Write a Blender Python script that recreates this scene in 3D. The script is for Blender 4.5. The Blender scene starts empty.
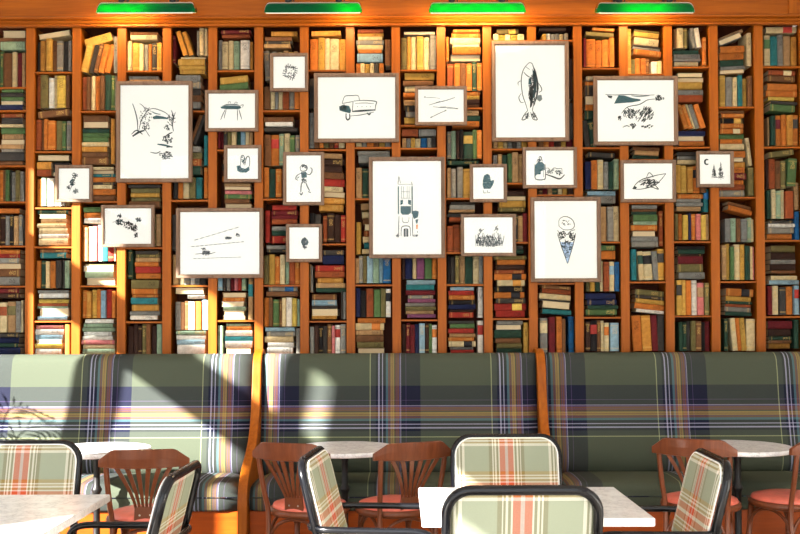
import bpy, bmesh, math, random
from mathutils import Vector, Matrix
R = random.Random(7)
SC = bpy.context.scene
COL = SC.collection
rad = math.radians
# ------------------------------------------------------------------ camera
F, VP, CAMH, CAMD = 1000.0, 304.0, 1.43, 6.6
TILT, ROLL = rad(1.2), rad(-0.2)
cam_d = bpy.data.cameras.new('camera'); cam = bpy.data.objects.new('camera', cam_d); COL.objects.link(cam)
cam_d.lens = 36.0 * F / 800; cam_d.sensor_width = 36; cam_d.sensor_fit = 'HORIZONTAL'
cam_d.shift_y = (VP - 267) / 800
CR = Matrix.Rotation(rad(90) + TILT, 3, 'X') @ Matrix.Rotation(ROLL, 3, 'Z')
CP = Vector((0, -CAMD, CAMH))
M4 = CR.to_4x4(); M4.translation = CP; cam.matrix_world = M4
SC.camera = cam
def P(u, v, y=0.0):
    """where a measured point of the wall lies in the plane at depth y"""
    d = CR @ Vector(((u - 400) / F, (VP - v) / F, -1))
    t = (y - CP.y) / d.y
    return CP + d * t
# ------------------------------------------------------------------ mesh builder
class MB:
    def __init__(s): s.v = []; s.f = []; s.uv = []; s.mi = []; s.sm = []; s.col = []; s.c = (1, 1, 1, 1)
    def face(s, idx, uv=None, mi=0, sm=False):
        s.f.append(tuple(idx)); s.uv.append(uv); s.mi.append(mi); s.sm.append(sm); s.col.append(s.c)
    def add(s, vs):
        b = len(s.v); s.v.extend([tuple(v) for v in vs]); return b
    def box(s, x0, x1, y0, y1, z0, z1, mi=0, M=None, bev=0.0):
        if bev > 0:
            bm = bmesh.new(); bmesh.ops.create_cube(bm, size=1)
            for v in bm.verts: v.co = Vector(((x0 + x1) / 2 + v.co.x * (x1 - x0), (y0 + y1) / 2 + v.co.y * (y1 - y0), (z0 + z1) / 2 + v.co.z * (z1 - z0)))
            bmesh.ops.bevel(bm, geom=bm.edges[:], offset=bev, segments=2, affect='EDGES')
            bm.verts.index_update()
            b = s.add([(M @ v.co) if M else v.co for v in bm.verts])
            for f in bm.faces:
                n = f.normal; vs = [v.index for v in f.verts]; co = [v.co for v in f.verts]
                uv = [(c.y, c.z) if abs(n.x) > .7 else ((c.x, c.z) if abs(n.y) > .7 else (c.x, c.y)) for c in co]
                s.face([b + i for i in vs], uv, mi, False)
            bm.free(); return
        c = [(x, y, z) for z in (z0, z1) for y in (y0, y1) for x in (x0, x1)]
        cc = [M @ Vector(p) for p in c] if M else c
        b = s.add(cc)
        for q in ((0, 2, 3, 1), (4, 5, 7, 6), (0, 1, 5, 4), (2, 6, 7, 3), (0, 4, 6, 2), (1, 3, 7, 5)):
            ax = q in ((0, 4, 6, 2), (1, 3, 7, 5)); ay = q in ((0, 1, 5, 4), (2, 6, 7, 3))
            uv = [(c[i][1], c[i][2]) if ax else ((c[i][0], c[i][2]) if ay else (c[i][0], c[i][1])) for i in q]
            s.face([b + i for i in q], uv, mi)
    def tube(s, pts, r, n=10, mi=0, closed=False, flat=1.0):
        pts = [Vector(p) for p in pts]; N = len(pts)
        rs = r if isinstance(r, (list, tuple)) else [r] * N
        T = []
        for i in range(N):
            a = pts[(i - 1) % N] if (closed or i > 0) else pts[i]; b_ = pts[(i + 1) % N] if (closed or i < N - 1) else pts[i]
            T.append((b_ - a).normalized())
        up = Vector((0, 0, 1)) if abs(T[0].z) < .9 else Vector((0, 1, 0))
        nx = T[0].cross(up).normalized()
        rings = []
        for i in range(N):
            nx = (nx - T[i] * nx.dot(T[i])).normalized(); ny = T[i].cross(nx)
            rings.append(s.add([pts[i] + (nx * math.cos(2 * math.pi * k / n) + ny * math.sin(2 * math.pi * k / n) * flat) * rs[i] for k in range(n)]))
        for i in range(N if closed else N - 1):
            a = rings[i]; b_ = rings[(i + 1) % N]
            for k in range(n):
                s.face((a + k, a + (k + 1) % n, b_ + (k + 1) % n, b_ + k), None, mi, True)
        if not closed:
            s.face([rings[0] + k for k in range(n)][::-1], None, mi); s.face([rings[-1] + k for k in range(n)], None, mi)
    def lathe(s, prof, n=24, mi=0, c=(0, 0), smooth=True):
        rings = []
        for r, z in prof:
            rings.append(s.add([(c[0] + r * math.cos(2 * math.pi * k / n), c[1] + r * math.sin(2 * math.pi * k / n), z) for k in range(n)]))
        for a, b_ in zip(rings, rings[1:]):
            for k in range(n): s.face((a + k, a + (k + 1) % n, b_ + (k + 1) % n, b_ + k), None, mi, smooth)
        s.face([rings[0] + k for k in range(n)][::-1], None, mi); s.face([rings[-1] + k for k in range(n)], None, mi)
    def prism(s, poly, fn0, fn1, mi=0, smooth=False):
        """poly: 2d list; fn0/fn1 map (a,b)->3d for the two faces"""
        n = len(poly); a = s.add([fn0(*p) for p in poly]); b_ = s.add([fn1(*p) for p in poly])
        s.face([a + i for i in range(n)][::-1], [poly[i] for i in range(n)][::-1], mi); s.face([b_ + i for i in range(n)], list(poly), mi)
        for i in range(n):
            j = (i + 1) % n; s.face((a + i, a + j, b_ + j, b_ + i), None, mi, smooth)
    def sweepx(s, prof, x0, x1, seg=1, mi=0, caps=True, bulge=None, smooth=True):
        """prof: list of (y,z) closed loop, swept along X; uv = (x, arc length)"""
        n = len(prof); L = [0]
        for i in range(n): L.append(L[-1] + math.dist(prof[i], prof[(i + 1) % n]))
        rows = []
        for k in range(seg + 1):
            x = x0 + (x1 - x0) * k / seg
            rows.append(s.add([(x, y, z) if not bulge else bulge(x, y, z) for y, z in prof]))
        for k in range(seg):
            xa = x0 + (x1 - x0) * k / seg; xb = x0 + (x1 - x0) * (k + 1) / seg
            for i in range(n):
                j = (i + 1) % n
                s.face((rows[k] + i, rows[k] + j, rows[k + 1] + j, rows[k + 1] + i), [(xa, L[i]), (xa, L[i + 1]), (xb, L[i + 1]), (xb, L[i])], mi, smooth)
        if caps:
            s.face([rows[0] + i for i in range(n)][::-1], [p for p in prof][::-1], mi); s.face([rows[-1] + i for i in range(n)], [p for p in prof], mi)
    def build(s, name, mats, parent=None, fix=True):
        me = bpy.data.meshes.new(name); me.from_pydata(s.v, [], s.f)
        if not isinstance(mats, (list, tuple)): mats = [mats]
        for m in mats: me.materials.append(m)
        uvl = me.uv_layers.new(name='UVMap'); ca = me.color_attributes.new('Col', 'FLOAT_COLOR', 'CORNER')
        li = 0; uvs = []; cols = []
        for p, uv, c in zip(me.polygons, s.uv, s.col):
            p.material_index = s.mi[p.index]; p.use_smooth = s.sm[p.index]
            for k in range(p.loop_total):
                if uv: uvs.extend(uv[k])
                else:
                    co = me.vertices[p.vertices[k]].co; uvs.extend((co.x + co.y * .3, co.z))
                cols.extend(c)
        me.uv_layers['UVMap'].data.foreach_set('uv', uvs); me.color_attributes['Col'].data.foreach_set('color', cols)
        if fix:
            bm = bmesh.new(); bm.from_mesh(me); bmesh.ops.recalc_face_normals(bm, faces=bm.faces[:]); bm.to_mesh(me); bm.free()
        o = bpy.data.objects.new(name, me); COL.objects.link(o)
        if parent: o.parent = parent
        return o
def tag(o, label=None, cat=None, group=None, kind=None):
    if label: o['label'] = label
    if cat: o['category'] = cat
    if group: o['group'] = group
    if kind: o['kind'] = kind
    return o
def thing(name, label, cat, loc=(0, 0, 0), rz=0, group=None):
    o = bpy.data.objects.new(name, None); COL.objects.link(o); o.location = loc; o.rotation_euler = (0, 0, rz); o.empty_display_size = .05
    return tag(o, label, cat, group)
def dup(root, loc, rz, label, group=None):
    r = root.copy(); COL.objects.link(r); r.location = loc; r.rotation_euler = (0, 0, rz); r['label'] = label
    if group: r['group'] = group
    for ch in list(root.children):
        c = ch.copy(); COL.objects.link(c); c.parent = r
        for g in list(ch.children):
            d = g.copy(); COL.objects.link(d); d.parent = c
    return r
def spline(pts, n=6, closed=False):
    pts = [Vector(p) for p in pts]; out = []; N = len(pts)
    for i in range(N if closed else N - 1):
        if closed: a, b, c, d = pts[(i - 1) % N], pts[i], pts[(i + 1) % N], pts[(i + 2) % N]
        else: a, b, c, d = pts[max(i - 1, 0)], pts[i], pts[i + 1], pts[min(i + 2, N - 1)]
        for k in range(n):
            t = k / n
            out.append(.5 * ((2 * b) + (c - a) * t + (2 * a - 5 * b + 4 * c - d) * t * t + (-a + 3 * b - 3 * c + d) * t ** 3))
    if not closed: out.append(pts[-1])
    return out
# ------------------------------------------------------------------ materials
def srgb(r, g, b):
    f = lambda c: (c / 255 / 12.92) if c / 255 <= .04045 else ((c / 255 + .055) / 1.055) ** 2.4
    return (f(r), f(g), f(b), 1)
class NT:
    def __init__(s, name):
        s.m = bpy.data.materials.new(name); s.m.use_nodes = True; s.t = s.m.node_tree; s.b = s.t.nodes['Principled BSDF']
    def n(s, typ, **kw):
        x = s.t.nodes.new(typ)
        for k, v in kw.items(): setattr(x, k, v)
        return x
    def l(s, a, b): s.t.links.new(a, b)
    def math(s, op, a, b=None, c=None):
        x = s.n('ShaderNodeMath', operation=op)
        for i, q in enumerate((a, b, c)):
            if q is None: continue
            if hasattr(q, 'is_linked') or hasattr(q, 'links'): s.l(q, x.inputs[i])
            else: x.inputs[i].default_value = q
        return x.outputs[0]
    def mix(s, fac, a, b, mode='MIX'):
        x = s.n('ShaderNodeMix', data_type='RGBA', blend_type=mode)
        for i, q in ((0, fac), (6, a), (7, b)):
            if hasattr(q, 'links'): s.l(q, x.inputs[i])
            else: x.inputs[i].default_value = q
        return x.outputs[2]
    def noise(s, scale, vec=None, detail=3, rough=.55):
        x = s.n('ShaderNodeTexNoise'); x.inputs['Scale'].default_value = scale; x.inputs['Detail'].default_value = detail; x.inputs['Roughness'].default_value = rough
        if vec: s.l(vec, x.inputs['Vector'])
        return x.outputs['Fac']
    def ramp(s, fac, stops, interp='LINEAR'):
        x = s.n('ShaderNodeValToRGB'); x.color_ramp.interpolation = interp; e = x.color_ramp.elements
        e.remove(e[1]); e[0].position = stops[0][0]; e[0].color = stops[0][1]
        for p, c in stops[1:]: q = e.new(p); q.color = c
        s.l(fac, x.inputs[0]); return x.outputs[0]
    def bump(s, h, strength=.2, dist=.002):
        x = s.n('ShaderNodeBump'); x.inputs['Strength'].default_value = strength; x.inputs['Distance'].default_value = dist
        s.l(h, x.inputs['Height']); s.l(x.outputs[0], s.b.inputs['Normal'])
    def base(s, c):
        if hasattr(c, 'links'): s.l(c, s.b.inputs['Base Color'])
        else: s.b.inputs['Base Color'].default_value = c
    def set(s, **kw):
        for k, v in kw.items(): s.b.inputs[k.replace('_', ' ')].default_value = v
        return s
def wood(name, c0, c1, rough=.4, axis='Z', scale=1.0, coat=0.0):
    t = NT(name); g = t.n('ShaderNodeNewGeometry'); mp = t.n('ShaderNodeMapping')
    sc = {'Z': (40, 40, 2.5), 'X': (2.5, 40, 40), 'Y': (40, 2.5, 40)}[axis]
    tc = t.n('ShaderNodeTexCoord'); t.l(tc.outputs['Object'], mp.inputs['Vector']); mp.inputs['Scale'].default_value = [q * scale for q in sc]
    n1 = t.noise(1.3, mp.outputs[0], 6, .65); n2 = t.noise(.35, mp.outputs[0], 2)
    f = t.math('ADD', t.math('MULTIPLY', n1, .7), t.math('MULTIPLY', n2, .4))
    t.base(t.ramp(f, [(.3, c0), (.75, c1)])); t.bump(n1, .12, .001)
    t.set(Roughness=rough, Coat_Weight=coat, Coat_Roughness=.2, Specular_IOR_Level=.18); return t.m
def plain(name, c, rough=.5, metal=0, var=.0, coat=0, bump=0, bscale=60):
    t = NT(name); tc = t.n('ShaderNodeTexCoord')
    n = t.noise(bscale, tc.outputs['Object'], 3)
    d = tuple(q * (1 - var) for q in c[:3]) + (1,); e = tuple(min(1, q * (1 + var)) for q in c[:3]) + (1,)
    t.base(t.ramp(n, [(.3, d), (.7, e)])); t.set(Roughness=rough, Metallic=metal, Coat_Weight=coat)
    if bump: t.bump(n, bump)
    if name == 'black_metal': t.set(Specular_IOR_Level=.3)
    return t.m
M = {}
M['oak'] = wood('oak_upright', srgb(124, 60, 8), srgb(170, 92, 18), .45)
M['oak_x'] = wood('oak_board', srgb(124, 60, 8), srgb(168, 90, 18), .45, 'X')
M['oak_dark'] = wood('oak_back', srgb(70, 30, 12), srgb(96, 44, 18), .6)
M['oak_base'] = wood('oak_base', srgb(128, 52, 6), srgb(168, 74, 12), .4, 'X')
M['walnut'] = wood('bentwood', srgb(90, 46, 26), srgb(124, 66, 38), .3, 'Z', 1.0, .4)
M['grey_wood'] = wood('weathered_wood', srgb(92, 72, 58), srgb(138, 112, 92), .7, 'Z', 1.5)
M['black'] = plain('black_metal', srgb(9, 10, 15), .22, .0, .2, .12)
M['iron'] = plain('cast_iron', srgb(28, 26, 26), .45, .3, .2)
M['brass'] = plain('aged_brass', srgb(60, 45, 28), .35, .9, .2)
M['rest'] = plain('plaster', srgb(228, 226, 222), .8, 0, .02)
M['floor'] = wood('floor_boards', srgb(132, 124, 116), srgb(172, 164, 154), .5, 'Y')
M['vinyl'] = plain('coral_vinyl', srgb(222, 112, 92), .35, 0, .12, .1, .2, 20)
M['paper'] = plain('paper', srgb(246, 244, 240), .9, 0, .01)
M['ink'] = plain('ink', srgb(38, 50, 52), .8)
M['teal_ink'] = plain('teal_ink', srgb(30, 78, 84), .8)
M['blue_ink'] = plain('blue_ink', srgb(178, 202, 234), .8)
M['orange_ink'] = plain('orange_ink', srgb(225, 150, 90), .8)
M['grey_ink'] = plain('grey_ink', srgb(120, 128, 128), .8)
M['leaf'] = plain('palm_leaf', srgb(50, 96, 40), .5, 0, .2)
M['pot'] = plain('terracotta', srgb(170, 95, 60), .7, 0, .1)
M['soil'] = plain('soil', srgb(60, 42, 30), .9, 0, .2)
M['pages'] = plain('book_pages', srgb(186, 166, 130), .9, 0, .08, 0, 0, 200)
M['screw'] = plain('steel_screw', srgb(190, 185, 175), .3, .9)
def marble():
    t = NT('marble'); tc = t.n('ShaderNodeTexCoord'); n = t.noise(5, tc.outputs['Object'], 8, .7); n2 = t.noise(55, tc.outputs['Object'], 4, .6)
    v = t.math('ABSOLUTE', t.math('SUBTRACT', n, .5))
    c = t.ramp(v, [(0, srgb(214, 214, 216)), (.02, srgb(238, 237, 236)), (.12, srgb(246, 246, 245))])
    c2 = t.ramp(n2, [(.30, srgb(205, 203, 202)), (.5, srgb(255, 255, 255))])
    t.base(t.mix(.5, c, c2, 'MULTIPLY')); t.set(Roughness=.18); return t.m
M['marble'] = marble()
def plaid(name, period, stops, vstops=None, weave=900, gain=1.0, off=(0, 0), rough=.9):
    """woven tartan: the same thread sequence across and along, mixed by a twill"""
    t = NT(name); uv = t.n('ShaderNodeUVMap'); uv.uv_map = 'UVMap'; sp = t.n('ShaderNodeSeparateXYZ'); t.l(uv.outputs[0], sp.inputs[0])
    fu = t.math('FRACT', t.math('DIVIDE', t.math('ADD', sp.outputs[0], off[0] + 20), period[0]))
    fv = t.math('FRACT', t.math('DIVIDE', t.math('ADD', sp.outputs[1], off[1] + 20), period[1]))
    a = t.ramp(fu, stops, 'CONSTANT'); b = t.ramp(fv, vstops or stops, 'CONSTANT')
    tw = t.math('FRACT', t.math('MULTIPLY', t.math('ADD', sp.outputs[0], sp.outputs[1]), weave / 2.0))
    fac = t.math('ADD', .5, t.math('MULTIPLY', t.math('SUBTRACT', tw, .5), .35))
    c = t.mix(fac, a, b)
    n = t.noise(350, uv.outputs[0], 2); c = t.mix(1.0, c, t.ramp(n, [(.3, (.78, .78, .78, 1)), (.7, (1, 1, 1, 1))]), 'MULTIPLY')
    t.base(c); t.bump(n, .3, .001); t.set(Roughness=rough, Specular_IOR_Level=.15); return t.m
GR = srgb(75, 81, 67); NV = srgb(28, 30, 48); LG = srgb(168, 174, 130); WL = srgb(176, 176, 206); YL = srgb(164, 138, 78); OB = srgb(126, 82, 62); PU = srgb(96, 76, 120); DG = srgb(62, 68, 66); TL = srgb(84, 120, 130)
seq = [(0, GR), (.303, LG), (.310, DG), (.355, NV), (.375, WL), (.383, NV), (.404, WL), (.412, NV), (.435, TL), (.455, OB), (.465, PU), (.469, OB), (.475, YL), (.487, OB), (.491, YL), (.507, DG), (.512, OB), (.527, PU), (.531, OB), (.545, PU), (.557, WL), (.561, NV), (.60, PU), (.603, NV), (.72, GR)]
seqr = [(0, GR)] + [(round(1 - p, 4), c) for p, c in zip([q[0] for q in seq[1:]][::-1], [q[1] for q in seq[:-1]][::-1])]
M['booth'] = plaid('booth_tartan', (.765, .765), seq, seq, off=(0.0, 0.0))
CG = srgb(160, 168, 146); CW = srgb(240, 234, 218); CR_ = srgb(208, 62, 36); CO = srgb(214, 110, 66); CT = srgb(126, 116, 84); CP_ = srgb(206, 176, 176); CM = srgb(176, 148, 84)
half = [(0, 'P'), (.014, 'R'), (.066, 'W'), (.078, 'T'), (.095, 'W'), (.11, 'T'), (.125, 'W'), (.135, 'T'), (.165, 'G'), (.395, 'W'), (.42, 'T'), (.435, 'W'), (.45, 'T'), (.462, 'W'), (.478, 'R')]
def mirror(h, cm): return [(p, cm[c]) for p, c in h] + [(round(1 - p, 4), cm[c]) for p, c in zip([q[0] for q in h[1:]][::-1], [q[1] for q in h[:-1]][::-1])]
cs = mirror(half, {'P': CP_, 'R': CR_, 'W': CW, 'T': CT, 'G': CG}); cv = mirror(half, {'P': CW, 'R': CO, 'W': CW, 'T': CM, 'G': CG})
M['chair_plaid'] = plaid('chair_plaid', (.53, .53), cs, cv, off=(.14, .058))
def book_mat():
    t = NT('book_cover'); a = t.n('ShaderNodeAttribute'); a.attribute_name = 'Col'; uv = t.n('ShaderNodeUVMap'); uv.uv_map = 'UVMap'
    sp = t.n('ShaderNodeSeparateXYZ'); t.l(uv.outputs[0], sp.inputs[0])
    # uv.y: 0..1 along the spine + a whole number that differs per book; uv.x: 0..1 across the spine, above 2 elsewhere
    fl = t.math('FLOOR', sp.outputs[1]); fv = t.math('FRACT', sp.outputs[1])
    rnd = t.n('ShaderNodeTexWhiteNoise', noise_dimensions='1D'); t.l(fl, rnd.inputs['W']); rn = rnd.outputs['Value']
    rnd2 = t.n('ShaderNodeTexWhiteNoise', noise_dimensions='1D'); t.l(t.math('ADD', fl, 77.3), rnd2.inputs['W']); rn2 = rnd2.outputs['Value']
    onsp = t.math('LESS_THAN', sp.outputs[0], 1.5)
    # gilt or dark double rules near head and foot
    d1 = t.math('LESS_THAN', t.math('ABSOLUTE', t.math('SUBTRACT', t.math('ABSOLUTE', t.math('SUBTRACT', fv, .5)), .41)), .008)
    d2 = t.math('LESS_THAN', t.math('ABSOLUTE', t.math('SUBTRACT', t.math('ABSOLUTE', t.math('SUBTRACT', fv, .5)), .38)), .005)
    rule = t.math('MULTIPLY', t.math('MAXIMUM', d1, d2), t.math('GREATER_THAN', rn, .5))
    # title lettering, as small marks in a window of the spine
    c0 = t.math('ADD', .6, t.math('MULTIPLY', rn2, .18)); win = t.math('LESS_THAN', t.math('ABSOLUTE', t.math('SUBTRACT', fv, c0)), .12)
    cx = t.math('LESS_THAN', t.math('ABSOLUTE', t.math('SUBTRACT', sp.outputs[0], .5)), .27)
    vec = t.n('ShaderNodeCombineXYZ'); t.l(t.math('MULTIPLY', sp.outputs[0], 3.0), vec.inputs[0]); t.l(t.math('MULTIPLY', sp.outputs[1], 46.0), vec.inputs[1])
    nz = t.noise(1.6, vec.outputs[0], 1); tx = t.math('GREATER_THAN', nz, .52)
    txt = t.math('MULTIPLY', t.math('MULTIPLY', win, cx), t.math('MULTIPLY', tx, t.math('GREATER_THAN', rn2, .35)))
    mark = t.math('MULTIPLY', t.math('MAXIMUM', rule, txt), onsp)
    ink = t.mix(t.math('GREATER_THAN', rn, .72), srgb(44, 34, 26), srgb(214, 178, 104))
    tc = t.n('ShaderNodeTexCoord'); n = t.noise(38, tc.outputs['Object'], 4, .65)
    c = t.mix(1.0, a.outputs['Color'], t.ramp(n, [(.25, (.66, .64, .6, 1)), (.62, (1, 1, 1, 1))]), 'MULTIPLY')
    c = t.mix(t.math('MULTIPLY', mark, .62), c, ink)
    t.base(c); t.bump(n, .15, .001); t.set(Roughness=.62, Specular_IOR_Level=.2); return t.m
M['book'] = book_mat()
def glass_pane():
    m = bpy.data.materials.new('picture_glass'); m.use_nodes = True; nt = m.node_tree; nt.nodes.clear()
    o = nt.nodes.new('ShaderNodeOutputMaterial'); x = nt.nodes.new('ShaderNodeMixShader'); tr = nt.nodes.new('ShaderNodeBsdfTransparent'); g = nt.nodes.new('ShaderNodeBsdfGlossy'); fr = nt.nodes.new('ShaderNodeFresnel')
    g.inputs['Roughness'].default_value = .02; fr.inputs['IOR'].default_value = 1.3; tr.inputs['Color'].default_value = (.99, 1, .995, 1)
    nt.links.new(fr.outputs[0], x.inputs[0]); nt.links.new(tr.outputs[0], x.inputs[1]); nt.links.new(g.outputs[0], x.inputs[2]); nt.links.new(x.outputs[0], o.inputs[0]); return m
M['glass'] = glass_pane()
def shade_mat():
    m = bpy.data.materials.new('green_glass'); m.use_nodes = True; nt = m.node_tree; nt.nodes.clear()
    o = nt.nodes.new('ShaderNodeOutputMaterial'); x = nt.nodes.new('ShaderNodeMixShader'); a = nt.nodes.new('ShaderNodeAddShader')
    tl = nt.nodes.new('ShaderNodeBsdfTranslucent'); df = nt.nodes.new('ShaderNodeBsdfDiffuse'); gl = nt.nodes.new('ShaderNodeBsdfGlossy'); fr = nt.nodes.new('ShaderNodeFresnel')
    tl.inputs[0].default_value = (.0, .05, .001, 1); df.inputs[0].default_value = (.001, .05, .02, 1); gl.inputs['Roughness'].default_value = .12
    nt.links.new(tl.outputs[0], a.inputs[0]); nt.links.new(df.outputs[0], a.inputs[1]); fr.inputs['IOR'].default_value = 1.2; nt.links.new(fr.outputs[0], x.inputs[0]); nt.links.new(a.outputs[0], x.inputs[1]); nt.links.new(gl.outputs[0], x.inputs[2]); nt.links.new(x.outputs[0], o.inputs[0]); return m
M['shade'] = shade_mat()
def emit(name, c, s):
    t = NT(name); t.base((0, 0, 0, 1)); t.b.inputs['Emission Color'].default_value = c; t.b.inputs['Emission Strength'].default_value = s; return t.m
M['frost'] = plain('frosted_glass', srgb(240, 244, 225), .4)
M['bulb'] = emit('bulb_glow', (1, .72, .4, 1), 30)
M['bulb_off'] = plain('bulb_glass', srgb(230, 225, 210), .2)
SUN, WORLD, EXPO = 41.0, 3.3, 0.0
# ------------------------------------------------------------------ the books, bay by bay, as read off the shelves
PAL = {'cr': ('cream', 226, 204, 156), 'wh': ('white', 238, 234, 222), 'tn': ('tan', 190, 150, 104), 'oc': ('ochre', 206, 146, 66), 'or': ('orange', 208, 122, 52),
       'ru': ('rust', 164, 84, 48), 'br': ('brown', 130, 88, 56), 'db': ('dark brown', 66, 44, 36), 'mr': ('maroon', 112, 34, 40), 'rd': ('red', 176, 56, 46), 'pk': ('pink', 222, 132, 130),
       'mu': ('mustard', 208, 162, 76), 'yl': ('yellow', 222, 188, 88), 'ol': ('olive', 122, 112, 70), 'gn': ('green', 90, 122, 76), 'dg': ('dark green', 46, 76, 62), 'mt': ('mint green', 150, 174, 144),
       'tl': ('teal', 52, 130, 134), 'bl': ('blue', 36, 98, 150), 'nv': ('navy', 34, 42, 82), 'lb': ('light blue', 150, 184, 200), 'gy': ('grey', 144, 142, 134), 'dk': ('dark grey', 70, 66, 62),
       'bk': ('black', 34, 32, 34), 'pu': ('purple', 146, 84, 116)}
DIV = [-15, 29.7, 76, 121.3, 166.7, 212.5, 258.7, 304.3, 350.5, 396.3, 441.7, 487.7, 532.7, 578.7, 624.7, 669.3, 715, 760.2, 806]
SHELF = {
0: [87, 110, 165, 201, 245, 285], 1: [72, 151, 207, 246, 320], 2: [111, 201, 285], 3: [71, 182, 247, 321], 4: [111, 200, 285], 5: [71, 150, 320],
6: [111, 199, 285], 7: [71, 150, 244, 321], 8: [148, 199, 285], 9: [71, 126, 149, 320], 10: [109, 199, 253, 285], 11: [42, 150, 184, 243, 319], 12: [42, 150, 196, 284],
13: [70, 149, 243, 318], 14: [76, 161, 204, 283], 15: [69, 149, 243, 317], 16: [109, 199, 283], 17: [69, 149, 242, 318]}
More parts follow.
